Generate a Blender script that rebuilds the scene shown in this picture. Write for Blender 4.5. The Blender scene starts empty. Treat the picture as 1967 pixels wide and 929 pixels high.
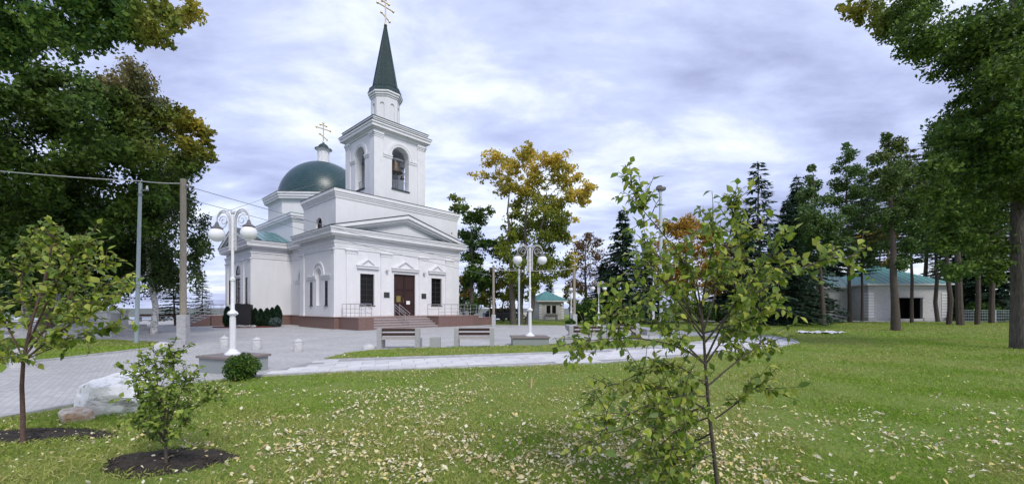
import bpy, bmesh, math, random
import numpy as np
from mathutils import Vector, Matrix
from mathutils.geometry import tessellate_polygon

R = math.radians
scene = bpy.context.scene
col = scene.collection

# ------------------------------------------------------------------ camera
EYE = 1.6
FPX = 787.0          # focal length in photo pixels (photo is 1967 px wide)
HOR = 590.0          # horizon row
cam_d = bpy.data.cameras.new('camera')
cam_d.sensor_width = 36.0
cam_d.lens = 36.0 * FPX / 1967.0
cam_d.shift_y = (HOR - 464.5) / 1967.0
cam_d.clip_start = 0.1
cam_d.clip_end = 40000.0
cam = bpy.data.objects.new('camera', cam_d)
cam.location = (0, 0, EYE)
cam.rotation_euler = (R(90), 0, 0)
col.objects.link(cam)
scene.camera = cam

# ------------------------------------------------------------------ world, sun, exposure
SUN_EL = R(46)
SUN_H = Vector((0.50, -0.866, 0)).normalized()
world = bpy.data.worlds.new('World')
scene.world = world
world.use_nodes = True
wt = world.node_tree
wt.nodes.clear()
def wn(t, **k):
    n = wt.nodes.new(t)
    for a, b in k.items():
        setattr(n, a, b)
    return n
w_out = wn('ShaderNodeOutputWorld')
w_bg = wn('ShaderNodeBackground')
w_bg.inputs['Strength'].default_value = 0.1
sky = wn('ShaderNodeTexSky')
sky.sky_type = 'NISHITA'
sky.sun_disc = False
sky.sun_elevation = SUN_EL
sky.sun_rotation = math.atan2(SUN_H.x, SUN_H.y)
sky.altitude = 200
sky.dust_density = 2.0
tc = wn('ShaderNodeTexCoord')
sep = wn('ShaderNodeSeparateXYZ')
wt.links.new(tc.outputs['Generated'], sep.inputs[0])
zadd = wn('ShaderNodeMath', operation='MAXIMUM'); zadd.inputs[1].default_value = 0.0
wt.links.new(sep.outputs['Z'], zadd.inputs[0])
zz = wn('ShaderNodeMath', operation='ADD'); zz.inputs[1].default_value = 0.16
wt.links.new(zadd.outputs[0], zz.inputs[0])
dx = wn('ShaderNodeMath', operation='DIVIDE'); dy = wn('ShaderNodeMath', operation='DIVIDE')
wt.links.new(sep.outputs['X'], dx.inputs[0]); wt.links.new(zz.outputs[0], dx.inputs[1])
wt.links.new(sep.outputs['Y'], dy.inputs[0]); wt.links.new(zz.outputs[0], dy.inputs[1])
comb = wn('ShaderNodeCombineXYZ')
wt.links.new(dx.outputs[0], comb.inputs[0]); wt.links.new(dy.outputs[0], comb.inputs[1])
def wnoise(scale, detail, rough, dist, loc, sc=(1, 1, 1), rot=0.0):
    m = wn('ShaderNodeMapping')
    m.inputs['Location'].default_value = loc
    m.inputs['Scale'].default_value = sc
    m.inputs['Rotation'].default_value = (0, 0, rot)
    wt.links.new(comb.outputs[0], m.inputs['Vector'])
    n = wn('ShaderNodeTexNoise')
    n.inputs['Scale'].default_value = scale
    n.inputs['Detail'].default_value = detail
    n.inputs['Roughness'].default_value = rough
    n.inputs['Distortion'].default_value = dist
    wt.links.new(m.outputs[0], n.inputs['Vector'])
    return n.outputs['Fac']
def wramp(fac, stops):
    r = wn('ShaderNodeValToRGB')
    e = r.color_ramp.elements
    e[0].position, e[0].color = stops[0][0], (*stops[0][1], 1)
    e[1].position, e[1].color = stops[1][0], (*stops[1][1], 1)
    for p, c in stops[2:]:
        x = e.new(p); x.color = (*c, 1)
    wt.links.new(fac, r.inputs[0])
    return r.outputs[0]
n1 = wnoise(0.66, 7, 0.54, 0.3, (3.1, 1.7, 0), (0.9, 1.35, 1), 0.3)
n2 = wnoise(2.4, 9, 0.6, 0.3, (7.3, 2.2, 1), (0.85, 1.4, 1), 0.2)
addn = wn('ShaderNodeMath', operation='MULTIPLY_ADD'); addn.inputs[1].default_value = 0.5
wt.links.new(n2, addn.inputs[0]); wt.links.new(n1, addn.inputs[2])
CB = 10.0 * 0.81
def cc(r, g, b): return (r, g, b)
clouds = wramp(addn.outputs[0], [
    (0.55, cc(0.285, 0.315, 0.500)), (0.67, cc(0.420, 0.470, 0.710)),
    (0.77, cc(0.540, 0.605, 0.840)), (0.89, cc(0.810, 0.865, 0.970))])
cscale = wn('ShaderNodeVectorMath', operation='SCALE'); cscale.inputs['Scale'].default_value = CB
wt.links.new(clouds, cscale.inputs[0])
wmix = wn('ShaderNodeMix', data_type='RGBA')
wmix.inputs['Factor'].default_value = 0.9
wt.links.new(sky.outputs[0], wmix.inputs['A'])
wt.links.new(cscale.outputs[0], wmix.inputs['B'])
wt.links.new(wmix.outputs['Result'], w_bg.inputs['Color'])
wt.links.new(w_bg.outputs[0], w_out.inputs[0])

sun_d = bpy.data.lights.new('sun', 'SUN')
sun_d.energy = 1.5
sun_d.angle = R(16)
sun_d.color = (1.0, 0.95, 0.875)
sun = bpy.data.objects.new('sun', sun_d)
to_sun = Vector((SUN_H.x * math.cos(SUN_EL), SUN_H.y * math.cos(SUN_EL), math.sin(SUN_EL)))
sun.rotation_euler = to_sun.to_track_quat('Z', 'Y').to_euler()
sun.location = to_sun * 60
col.objects.link(sun)

vs = scene.view_settings
vs.view_transform = 'Standard'
vs.look = 'None'
vs.exposure = 0.72
vs.gamma = 1.0
vs.use_curve_mapping = False
scene.cycles.use_denoising = True
scene.cycles.max_bounces = 8
scene.cycles.transparent_max_bounces = 8

# ------------------------------------------------------------------ helpers
def P(u, v, d):
    """point of the place at depth d that the photograph shows in column u, row v"""
    return Vector(((u - 983.5) / FPX * d, d, EYE + (HOR - v) / FPX * d))
def G(u, v):
    """ground point (z = 0) for a photo position below the horizon"""
    d = EYE * FPX / (v - HOR)
    return Vector(((u - 983.5) / FPX * d, d, 0))
def X(u, d): return (u - 983.5) / FPX * d

def tag(o, label=None, cat=None, group=None, kind=None):
    if label: o['label'] = label
    if cat: o['category'] = cat
    if group: o['group'] = group
    if kind: o['kind'] = kind
    return o
def empty(name, loc=(0, 0, 0), rz=0.0, label=None, cat=None, group=None):
    o = bpy.data.objects.new(name, None)
    o.empty_display_size = 0.2
    o.location = loc
    o.rotation_euler = (0, 0, rz)
    col.objects.link(o)
    return tag(o, label, cat, group)
def copy_tree(o, parent=None):
    c = o.copy()
    col.objects.link(c)
    c.parent = parent
    for ch in list(o.children):
        copy_tree(ch, c)
    return c

class MB:
    def __init__(s): s.v = []; s.f = []
    def add(s, vs_, fs_):
        b = len(s.v)
        s.v.extend([tuple(x) for x in vs_])
        s.f.extend([tuple(i + b for i in f) for f in fs_])
        return s
    def box(s, x0, x1, y0, y1, z0, z1):
        return s.add([(x0, y0, z0), (x1, y0, z0), (x1, y1, z0), (x0, y1, z0), (x0, y0, z1), (x1, y0, z1), (x1, y1, z1), (x0, y1, z1)],
                     [(0, 3, 2, 1), (4, 5, 6, 7), (0, 1, 5, 4), (1, 2, 6, 5), (2, 3, 7, 6), (3, 0, 4, 7)])
    def cbox(s, x0, x1, y0, y1, z0, z1, c):
        """box with chamfered top edge and corners"""
        def ring(i, z): return [(x0 + i, y0 + i, z), (x1 - i, y0 + i, z), (x1 - i, y1 - i, z), (x0 + i, y1 - i, z)]
        vs_ = ring(0, z0) + ring(0, z1 - c) + ring(c, z1)
        fs_ = [(3, 2, 1, 0), (8, 9, 10, 11)]
        for k in (0, 4):
            for i in range(4):
                j = (i + 1) % 4
                fs_.append((k + i, k + j, k + j + 4, k + i + 4))
        return s.add(vs_, fs_)
    def prism(s, poly, z0, z1, cap=True):
        n = len(poly)
        vs_ = [(p[0], p[1], z0) for p in poly] + [(p[0], p[1], z1) for p in poly]
        fs_ = [(i, (i + 1) % n, (i + 1) % n + n, i + n) for i in range(n)]
        if cap:
            tri = tessellate_polygon([[Vector((p[0], p[1], 0)) for p in poly]])
            for t in tri:
                a, b, c = [Vector(poly[i]) for i in t]
                ccw = (b.x - a.x) * (c.y - a.y) - (b.y - a.y) * (c.x - a.x) > 0
                t = t if ccw else t[::-1]
                fs_.append(tuple(i + n for i in t)); fs_.append(tuple(t[::-1]))
        return s.add(vs_, fs_)
    def frustum(s, poly0, z0, poly1, z1):
        n = len(poly0)
        vs_ = [(p[0], p[1], z0) for p in poly0] + [(p[0], p[1], z1) for p in poly1]
        fs_ = [(i, (i + 1) % n, (i + 1) % n + n, i + n) for i in range(n)]
        fs_ += [tuple(range(n))[::-1], tuple(range(n, 2 * n))]
        return s.add(vs_, fs_)
    def lathe(s, prof, cx=0, cy=0, n=16, z=0, a0=0.0):
        vs_ = []; fs_ = []
        for r, h in prof:
            for k in range(n):
                a = a0 + 2 * math.pi * k / n
                vs_.append((cx + r * math.cos(a), cy + r * math.sin(a), z + h))
        for i in range(len(prof) - 1):
            for k in range(n):
                j = (k + 1) % n
                fs_.append((i * n + k, i * n + j, (i + 1) * n + j, (i + 1) * n + k))
        fs_.append(tuple(range(n))[::-1])
        fs_.append(tuple(range((len(prof) - 1) * n, len(prof) * n)))
        return s.add(vs_, fs_)
    def tube(s, pts, rad, n=6):
        pts = [Vector(p) for p in pts]
        if not hasattr(rad, '__len__'): rad = [rad] * len(pts)
        vs_ = []; fs_ = []
        up = Vector((0.31, 0.17, 0.93)).normalized()
        prev = None
        for i, p in enumerate(pts):
            a = pts[max(0, i - 1)]; b = pts[min(len(pts) - 1, i + 1)]
            t = (b - a)
            t = t.normalized() if t.length > 1e-9 else Vector((0, 0, 1))
            if prev is None:
                x = t.cross(up)
                if x.length < 1e-3: x = t.cross(Vector((1, 0, 0)))
            else:
                x = prev - t * prev.dot(t)
                if x.length < 1e-6: x = t.cross(up)
            x.normalize(); prev = x
            y = t.cross(x)
            for k in range(n):
                an = 2 * math.pi * k / n
                vs_.append(p + (x * math.cos(an) + y * math.sin(an)) * rad[i])
        for i in range(len(pts) - 1):
            for k in range(n):
                j = (k + 1) % n
                fs_.append((i * n + k, i * n + j, (i + 1) * n + j, (i + 1) * n + k))
        fs_.append(tuple(range(n))[::-1])
        fs_.append(tuple(range((len(pts) - 1) * n, len(pts) * n)))
        return s.add(vs_, fs_)
    def sphere(s, c, r, n=20, m=12, sz=1.0):
        prof = [(max(1e-4, r * math.sin(math.pi * i / m)), -r * sz * math.cos(math.pi * i / m)) for i in range(m + 1)]
        return s.lathe(prof, c[0], c[1], n, c[2])
    def build(s, name, mat, parent=None, smooth=False, sharp=40):
        me = bpy.data.meshes.new(name)
        me.from_pydata(s.v, [], s.f)
        me.validate()
        if smooth:
            me.polygons.foreach_set('use_smooth', [True] * len(me.polygons))
            try: me.set_sharp_from_angle(angle=R(sharp))
            except Exception: pass
        me.update()
        o = bpy.data.objects.new(name, me)
        if mat is not None: me.materials.append(mat)
        col.objects.link(o)
        if parent is not None: o.parent = parent
        return o

def bevelled(o, w=0.01, seg=1):
    bm = bmesh.new(); bm.from_mesh(o.data)
    bmesh.ops.remove_doubles(bm, verts=bm.verts, dist=1e-5)
    bmesh.ops.bevel(bm, geom=[e for e in bm.edges if len(e.link_faces) == 2 and e.calc_face_angle(0) > 0.5],
                    offset=w, segments=seg, affect='EDGES', clamp_overlap=True)
    bm.to_mesh(o.data); bm.free()
    return o

class Fr:
    """a vertical wall frame: a along the wall, z up, off outwards (right of p0->p1)"""
    def __init__(s, p0, p1):
        s.p = Vector((p0[0], p0[1])); d = Vector((p1[0], p1[1])) - s.p
        s.len = d.length; s.d = d / s.len; s.n = Vector((s.d.y, -s.d.x))
    def pt(s, a, z, o=0.0):
        q = s.p + s.d * a + s.n * o
        return (q.x, q.y, z)
def fbox(mb, F, a0, a1, z0, z1, o0, o1):
    vs_ = [F.pt(a0, z0, o1), F.pt(a1, z0, o1), F.pt(a1, z0, o0), F.pt(a0, z0, o0), F.pt(a0, z1, o1), F.pt(a1, z1, o1), F.pt(a1, z1, o0), F.pt(a0, z1, o0)]
    mb.add(vs_, [(0, 3, 2, 1), (4, 5, 6, 7), (0, 1, 5, 4), (1, 2, 6, 5), (2, 3, 7, 6), (3, 0, 4, 7)])
def rect(a0, a1, z0, z1): return [(a0, z0), (a1, z0), (a1, z1), (a0, z1)]
def arch(c, h, z0, zs, n=14):
    return [(c - h, z0), (c + h, z0)] + [(c + h * math.cos(math.pi * i / n), zs + h * math.sin(math.pi * i / n)) for i in range(n + 1)]
def fpoly(mb, F, loop, o0, o1):
    """polygon in the wall plane, thick from o0 to o1"""
    n = len(loop)
    vs_ = [F.pt(a, z, o1) for a, z in loop] + [F.pt(a, z, o0) for a, z in loop]
    fs_ = [(i, i + n, (i + 1) % n + n, (i + 1) % n) for i in range(n)]
    for t in tessellate_polygon([[Vector((a, z, 0)) for a, z in loop]]):
        a, b, c = [loop[i] for i in t]
        if (b[0] - a[0]) * (c[1] - a[1]) - (b[1] - a[1]) * (c[0] - a[0]) < 0: t = t[::-1]
        fs_.append(tuple(t)); fs_.append(tuple(i + n for i in t[::-1]))
    mb.add(vs_, fs_)
def wall(mb, F, outer, holes, depth, o=0.0, back=False):
    loops = [outer] + holes
    flat = [p for l in loops for p in l]
    tri = tessellate_polygon([[Vector((a, z, 0)) for a, z in l] for l in loops])
    fs_ = []
    for t in tri:
        a, b, c = [flat[i] for i in t]
        ar = (b[0] - a[0]) * (c[1] - a[1]) - (b[1] - a[1]) * (c[0] - a[0])
        if abs(ar) < 1e-9: continue
        fs_.append(tuple(t) if ar > 0 else tuple(t[::-1]))
    mb.add([F.pt(a, z, o) for a, z in flat], fs_)
    if back:
        mb.add([F.pt(a, z, o - depth) for a, z in flat], [f[::-1] for f in fs_])
    for l in holes:
        n = len(l)
        mb.add([F.pt(a, z, o) for a, z in l] + [F.pt(a, z, o - depth) for a, z in l],
               [(i, (i + 1) % n, (i + 1) % n + n, i + n) for i in range(n)])
def archband(mb, F, c, zc, r0, r1, o0, o1, n=18, a0=0.0, a1=math.pi):
    vs_ = []; fs_ = []
    for i in range(n + 1):
        t = a0 + (a1 - a0) * i / n
        for r, o in ((r0, o0), (r1, o0), (r1, o1), (r0, o1)):
            vs_.append(F.pt(c + r * math.cos(t), zc + r * math.sin(t), o))
    for i in range(n):
        for k in range(4):
            j = (k + 1) % 4
            fs_.append((i * 4 + k, i * 4 + j, i * 4 + 4 + j, i * 4 + 4 + k))
    fs_ += [(0, 1, 2, 3), (n * 4 + 3, n * 4 + 2, n * 4 + 1, n * 4)]
    mb.add(vs_, fs_)
def offset(poly, d):
    n = len(poly); out = []
    for i in range(n):
        a, b, c = Vector(poly[i - 1]), Vector(poly[i]), Vector(poly[(i + 1) % n])
        d0 = (b - a).normalized(); d1 = (c - b).normalized()
        n0 = Vector((d0.y, -d0.x)); n1 = Vector((d1.y, -d1.x))
        m = (n0 + n1); k = m.dot(n0)
        out.append(tuple(b + m / max(k, 0.2) * d))
    return out
def octa(cx, cy, ap):
    r = ap / math.cos(math.pi / 8)
    return [(cx + r * math.cos(math.pi / 8 + k * math.pi / 4), cy + r * math.sin(math.pi / 8 + k * math.pi / 4)) for k in range(8)]

# ------------------------------------------------------------------ materials
def new_mat(name):
    m = bpy.data.materials.new(name); m.use_nodes = True
    nt = m.node_tree
    return m, nt, nt.nodes['Principled BSDF']
def mat(name, c1, c2=None, rough=0.8, scale=6.0, bump=0.0, bscale=60.0, metal=0.0, spec=0.3, detail=5.0, lo=0.35, hi=0.65, stretch=(1, 1, 1), c3=None, coord='Object'):
    m, nt, b = new_mat(name)
    b.inputs['Roughness'].default_value = rough
    b.inputs['Metallic'].default_value = metal
    b.inputs['Specular IOR Level'].default_value = spec
    b.inputs['Base Color'].default_value = (*c1, 1)
    t = nt.nodes.new('ShaderNodeTexCoord')
    mp = nt.nodes.new('ShaderNodeMapping'); mp.inputs['Scale'].default_value = stretch
    nt.links.new(t.outputs[coord], mp.inputs[0])
    if c2 is not None:
        n = nt.nodes.new('ShaderNodeTexNoise'); n.inputs['Scale'].default_value = scale
        n.inputs['Detail'].default_value = detail; n.inputs['Roughness'].default_value = 0.65
        nt.links.new(mp.outputs[0], n.inputs['Vector'])
        r = nt.nodes.new('ShaderNodeValToRGB')
        r.color_ramp.elements[0].position = lo; r.color_ramp.elements[0].color = (*c1, 1)
        r.color_ramp.elements[1].position = hi; r.color_ramp.elements[1].color = (*c2, 1)
        if c3 is not None:
            e = r.color_ramp.elements.new(min(0.98, hi + 0.12)); e.color = (*c3, 1)
        nt.links.new(n.outputs['Fac'], r.inputs[0]); nt.links.new(r.outputs[0], b.inputs['Base Color'])
    if bump:
        n = nt.nodes.new('ShaderNodeTexNoise'); n.inputs['Scale'].default_value = bscale; n.inputs['Detail'].default_value = 6
        nt.links.new(mp.outputs[0], n.inputs['Vector'])
        bp = nt.nodes.new('ShaderNodeBump'); bp.inputs['Strength'].default_value = bump; bp.inputs['Distance'].default_value = 0.02
        nt.links.new(n.outputs['Fac'], bp.inputs['Height']); nt.links.new(bp.outputs[0], b.inputs['Normal'])
    return m
def leaf_mat(name, cols, autumn=None, trans=0.35, rough=0.55, obj_random=False):
    """cols: 3 colours picked leaf by leaf; autumn: 3 colours reached where the leaf's own 'tint' is 1"""
    m, nt, b = new_mat(name)
    if obj_random:
        rn = nt.nodes.new('ShaderNodeObjectInfo').outputs['Random']
    else:
        rn = nt.nodes.new('ShaderNodeNewGeometry').outputs['Random Per Island']
    def ramp(cs):
        r = nt.nodes.new('ShaderNodeValToRGB')
        r.color_ramp.elements[0].position = 0.0; r.color_ramp.elements[0].color = (*cs[0], 1)
        r.color_ramp.elements[1].position = 1.0; r.color_ramp.elements[1].color = (*cs[-1], 1)
        for i, c in enumerate(cs[1:-1]):
            e = r.color_ramp.elements.new((i + 1) / (len(cs) - 1)); e.color = (*c, 1)
        nt.links.new(rn, r.inputs[0])
        return r.outputs[0]
    c = ramp(cols)
    if autumn:
        a = ramp(autumn)
        at = nt.nodes.new('ShaderNodeAttribute'); at.attribute_name = 'tint'
        mx = nt.nodes.new('ShaderNodeMix'); mx.data_type = 'RGBA'
        nt.links.new(at.outputs['Fac'], mx.inputs['Factor'])
        nt.links.new(c, mx.inputs['A']); nt.links.new(a, mx.inputs['B'])
        c = mx.outputs['Result']
    nt.links.new(c, b.inputs['Base Color'])
    b.inputs['Roughness'].default_value = rough
    b.inputs['Specular IOR Level'].default_value = 0.25
    tr = nt.nodes.new('ShaderNodeBsdfTranslucent')
    nt.links.new(c, tr.inputs['Color'])
    ms = nt.nodes.new('ShaderNodeMixShader'); ms.inputs[0].default_value = trans
    nt.links.new(b.outputs[0], ms.inputs[1]); nt.links.new(tr.outputs[0], ms.inputs[2])
    nt.links.new(ms.outputs[0], nt.nodes['Material Output'].inputs[0])
    return m

M = {}
M['stucco'] = mat('white_stucco', (0.755, 0.76, 0.785), (0.68, 0.685, 0.715), 0.85, 0.8, 0.12, 45, detail=9, lo=0.3, hi=0.75, stretch=(1, 1, 0.6))
# faint rain streaks and grime of their own shape
nt = M['stucco'].node_tree; b = nt.nodes['Principled BSDF']
t = nt.nodes.new('ShaderNodeTexCoord'); mp = nt.nodes.new('ShaderNodeMapping'); mp.inputs['Scale'].default_value = (3.0, 3.0, 0.22)
nt.links.new(t.outputs['Object'], mp.inputs[0])
n = nt.nodes.new('ShaderNodeTexNoise'); n.inputs['Scale'].default_value = 1.2; n.inputs['Detail'].default_value = 8; n.inputs['Roughness'].default_value = 0.7
nt.links.new(mp.outputs[0], n.inputs['Vector'])
r = nt.nodes.new('ShaderNodeValToRGB'); r.color_ramp.elements[0].position = 0.36; r.color_ramp.elements[0].color = (0.965, 0.963, 0.96, 1); r.color_ramp.elements[1].position = 0.56; r.color_ramp.elements[1].color = (1, 1, 1, 1)
nt.links.new(n.outputs['Fac'], r.inputs[0])
mx = nt.nodes.new('ShaderNodeMix'); mx.data_type = 'RGBA'; mx.blend_type = 'MULTIPLY'; mx.inputs['Factor'].default_value = 1.0
src = b.inputs['Base Color'].links[0].from_socket
nt.links.new(src, mx.inputs['A']); nt.links.new(r.outputs[0], mx.inputs['B']); nt.links.new(mx.outputs['Result'], b.inputs['Base Color'])
M['trim'] = mat('white_trim', (0.76, 0.765, 0.785), (0.69, 0.695, 0.72), 0.8, 1.5, 0.04, 60)
M['granite_red'] = mat('red_granite', (0.235, 0.145, 0.125), (0.14, 0.085, 0.077), 0.45, 28, 0.0, spec=0.5, c3=(0.36, 0.24, 0.21))
M['granite_cap'] = mat('granite_coping', (0.36, 0.25, 0.22), (0.28, 0.19, 0.17), 0.5, 24)
M['step'] = mat('granite_step', (0.30, 0.24, 0.23), (0.20, 0.15, 0.15), 0.55, 20)
M['steptread'] = mat('step_tread', (0.48, 0.45, 0.44), (0.38, 0.35, 0.35), 0.6, 22)
M['granite_grey'] = mat('grey_granite', (0.42, 0.42, 0.42), (0.25, 0.25, 0.26), 0.6, 55, 0.15, 60, c3=(0.6, 0.6, 0.6), lo=0.42, hi=0.58)
M['granite_green'] = mat('greenish_granite', (0.30, 0.33, 0.32), (0.20, 0.22, 0.22), 0.55, 60, c3=(0.42, 0.44, 0.43), lo=0.4, hi=0.6)
M['slab_brown'] = mat('brown_slab', (0.16, 0.13, 0.12), (0.23, 0.19, 0.18), 0.5, 30)
M['lampwhite'] = mat('white_enamel', (0.78, 0.78, 0.80), (0.68, 0.69, 0.72), 0.4, 9, spec=0.5)
M['lampgrey'] = mat('lamp_arm_grey', (0.42, 0.40, 0.42), (0.55, 0.54, 0.56), 0.4, 14, spec=0.5)
M['lampcap'] = mat('lamp_cap_dark', (0.09, 0.085, 0.09), (0.16, 0.15, 0.15), 0.5, 20)
m, nt, b = new_mat('globe_glass'); b.inputs['Base Color'].default_value = (0.80, 0.80, 0.84, 1); b.inputs['Roughness'].default_value = 0.22
b.inputs['Subsurface Weight'].default_value = 0.25; b.inputs['Subsurface Radius'].default_value = (0.1, 0.1, 0.1); M['globe'] = m
M['conc'] = mat('concrete', (0.46, 0.46, 0.47), (0.34, 0.34, 0.35), 0.85, 7, 0.2, 50)
M['concwhite'] = mat('pale_concrete', (0.56, 0.56, 0.56), (0.43, 0.43, 0.43), 0.8, 9, 0.15, 60)
M['pole_conc'] = mat('weathered_pole', (0.36, 0.32, 0.26), (0.24, 0.21, 0.17), 0.9, 9, 0.3, 30, stretch=(4, 4, 0.5))
M['pole_steel'] = mat('painted_steel_pole', (0.30, 0.36, 0.40), (0.38, 0.44, 0.47), 0.5, 8, stretch=(3, 3, 0.4))
M['pole_pale'] = mat('pale_blue_pole', (0.50, 0.57, 0.58), (0.42, 0.49, 0.51), 0.5, 8, stretch=(3, 3, 0.4))
M['wire'] = mat('wire', (0.20, 0.20, 0.22), None, 0.6)
M['wirepale'] = mat('pale_cable', (0.55, 0.55, 0.55), None, 0.5)
M['wood_dark'] = mat('dark_bench_wood', (0.035, 0.018, 0.016), (0.06, 0.032, 0.027), 0.5, 8, 0.1, 40, stretch=(0.6, 8, 8))
M['wood_top'] = mat('pale_bench_board', (0.42, 0.39, 0.38), (0.34, 0.31, 0.30), 0.6, 8, stretch=(0.6, 8, 8))
M['door'] = mat('maroon_door', (0.032, 0.014, 0.013), (0.048, 0.021, 0.019), 0.45, 6, spec=0.4, stretch=(6, 6, 0.6))
M['frame_dark'] = mat('dark_window_frame', (0.035, 0.028, 0.026), (0.05, 0.04, 0.036), 0.5, 12)
m, nt, b = new_mat('window_glass'); b.inputs['Base Color'].default_value = (0.008, 0.009, 0.010, 1); b.inputs['Roughness'].default_value = 0.1
b.inputs['Specular IOR Level'].default_value = 0.22; M['glass'] = m
m, nt, b = new_mat('window_glass_grey'); b.inputs['Base Color'].default_value = (0.10, 0.11, 0.14, 1); b.inputs['Roughness'].default_value = 0.12
M['glassgrey'] = m
M['steel'] = mat('stainless_rail', (0.55, 0.55, 0.56), (0.45, 0.45, 0.46), 0.28, 8, metal=0.9)
M['gold'] = mat('gilded_metal', (0.78, 0.60, 0.34), (0.70, 0.52, 0.28), 0.35, 9, metal=0.65, spec=0.5)
M['bronze'] = mat('bell_bronze', (0.07, 0.058, 0.048), (0.11, 0.09, 0.075), 0.5, 8, metal=0.5)
M['black_stone'] = mat('polished_black_stone', (0.012, 0.011, 0.013), (0.022, 0.02, 0.022), 0.25, 30, spec=0.5)
M['iron'] = mat('painted_ironwork', (0.30, 0.33, 0.36), None, 0.6)
M['soil'] = mat('dark_soil', (0.026, 0.022, 0.018), (0.055, 0.045, 0.036), 0.95, 14, 0.9, 40)
M['mulch_red'] = mat('red_bark_mulch', (0.16, 0.045, 0.035), (0.09, 0.03, 0.025), 0.95, 30, 0.8, 60)
M['rock'] = mat('pale_marble_boulder', (0.86, 0.855, 0.84), (0.20, 0.19, 0.18), 0.85, 3.0, 0.5, 30, detail=12, lo=0.54, hi=0.68, stretch=(1, 1, 2.2))
for n_ in M['rock'].node_tree.nodes:
    if n_.type == 'BUMP': n_.inputs['Distance'].default_value = 0.02
M['rock_brown'] = mat('rusty_rock', (0.52, 0.48, 0.43), (0.30, 0.20, 0.13), 0.85, 5.0, 0.6, 18, detail=8, lo=0.42, hi=0.6)
M['plaque'] = mat('dark_plaque', (0.03, 0.032, 0.034), (0.05, 0.05, 0.05), 0.3, 20, spec=0.5)
M['brass'] = mat('brass_icon', (0.30, 0.24, 0.07), (0.18, 0.16, 0.05), 0.45, 22)
M['paper'] = mat('paper', (0.80, 0.80, 0.78), None, 0.8)
M['fabric_white'] = mat('white_sheet', (0.78, 0.78, 0.80), (0.68, 0.68, 0.70), 0.8, 5)
M['stake'] = mat('pale_wooden_stake', (0.52, 0.40, 0.20), (0.42, 0.31, 0.15), 0.8, 12)
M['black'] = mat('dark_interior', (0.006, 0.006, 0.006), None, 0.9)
M['tyre'] = mat('tyre_rubber', (0.02, 0.02, 0.02), None, 0.8)
M['car_white'] = mat('white_car_paint', (0.70, 0.70, 0.72), None, 0.3, spec=0.5)
M['car_dark'] = mat('dark_car_paint', (0.03, 0.035, 0.05), None, 0.3, spec=0.5)
M['brickwall'] = mat('pale_silicate_brick', (0.58, 0.57, 0.56), (0.46, 0.45, 0.45), 0.9, 5, 0.2, 40)
M['quoin'] = mat('white_quoin', (0.70, 0.70, 0.71), (0.60, 0.60, 0.61), 0.85, 6)

def tile_mat(name, c1, c2, su, sv, rough=0.4):
    m, nt, b = new_mat(name)
    t = nt.nodes.new('ShaderNodeTexCoord')
    br = nt.nodes.new('ShaderNodeTexBrick')
    br.inputs['Color1'].default_value = (*c1, 1); br.inputs['Color2'].default_value = (*c2, 1)
    br.inputs['Mortar'].default_value = tuple(x * 0.55 for x in c1) + (1,)
    br.inputs['Scale'].default_value = 1.0; br.inputs['Mortar Size'].default_value = 0.03
    br.inputs['Brick Width'].default_value = su; br.inputs['Row Height'].default_value = sv
    nt.links.new(t.outputs['UV'], br.inputs['Vector'])
    nt.links.new(br.outputs['Color'], b.inputs['Base Color'])
    bp = nt.nodes.new('ShaderNodeBump'); bp.inputs['Strength'].default_value = 0.35; bp.inputs['Distance'].default_value = 0.02; bp.invert = True
    nt.links.new(br.outputs['Fac'], bp.inputs['Height']); nt.links.new(bp.outputs[0], b.inputs['Normal'])
    b.inputs['Roughness'].default_value = rough; b.inputs['Specular IOR Level'].default_value = 0.5
    return m
M['dome_tile'] = tile_mat('green_dome_tiles', (0.013, 0.052, 0.060), (0.023, 0.072, 0.080), 0.42, 0.24, 0.34)
M['spire_tile'] = tile_mat('green_spire_tiles', (0.008, 0.034, 0.030), (0.014, 0.046, 0.041), 0.34, 0.2, 0.45)
M['roof_green'] = mat('green_roof_sheet', (0.07, 0.17, 0.175), (0.11, 0.23, 0.23), 0.26, 3, spec=0.55, stretch=(1, 1, 0.3))
M['roof_pale'] = mat('pale_green_roof', (0.055, 0.185, 0.18), (0.085, 0.235, 0.225), 0.4, 2.5, spec=0.5)
M['roof_edge'] = mat('dark_flashing', (0.035, 0.05, 0.055), None, 0.5)

# ------------------------------------------------------------------ setting: ground, paving, river
rng = np.random.default_rng(11)
random.seed(5)
def noise2(x, y, s, seed=0):
    """cheap smooth value noise in 0..1"""
    r = np.random.default_rng(seed); T = r.random((64, 64))
    fx = np.asarray(x) / s + 1000.0; fy = np.asarray(y) / s + 1000.0
    ix = np.floor(fx).astype(int); iy = np.floor(fy).astype(int)
    tx = fx - ix; ty = fy - iy
    tx = tx * tx * (3 - 2 * tx); ty = ty * ty * (3 - 2 * ty)
    a = T[ix % 64, iy % 64]; b_ = T[(ix + 1) % 64, iy % 64]; c = T[ix % 64, (iy + 1) % 64]; d = T[(ix + 1) % 64, (iy + 1) % 64]
    return (a * (1 - tx) + b_ * tx) * (1 - ty) + (c * (1 - tx) + d * tx) * ty
def inside(x, y, poly):
    x = np.asarray(x); y = np.asarray(y)
    r = np.zeros(x.shape, bool); n = len(poly)
    for i in range(n):
        x0, y0 = poly[i]; x1, y1 = poly[(i + 1) % n]
        c = ((y0 > y) != (y1 > y)) & (x < (x1 - x0) * (y - y0) / (y1 - y0 + 1e-12) + x0)
        r ^= c
    return r
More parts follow.
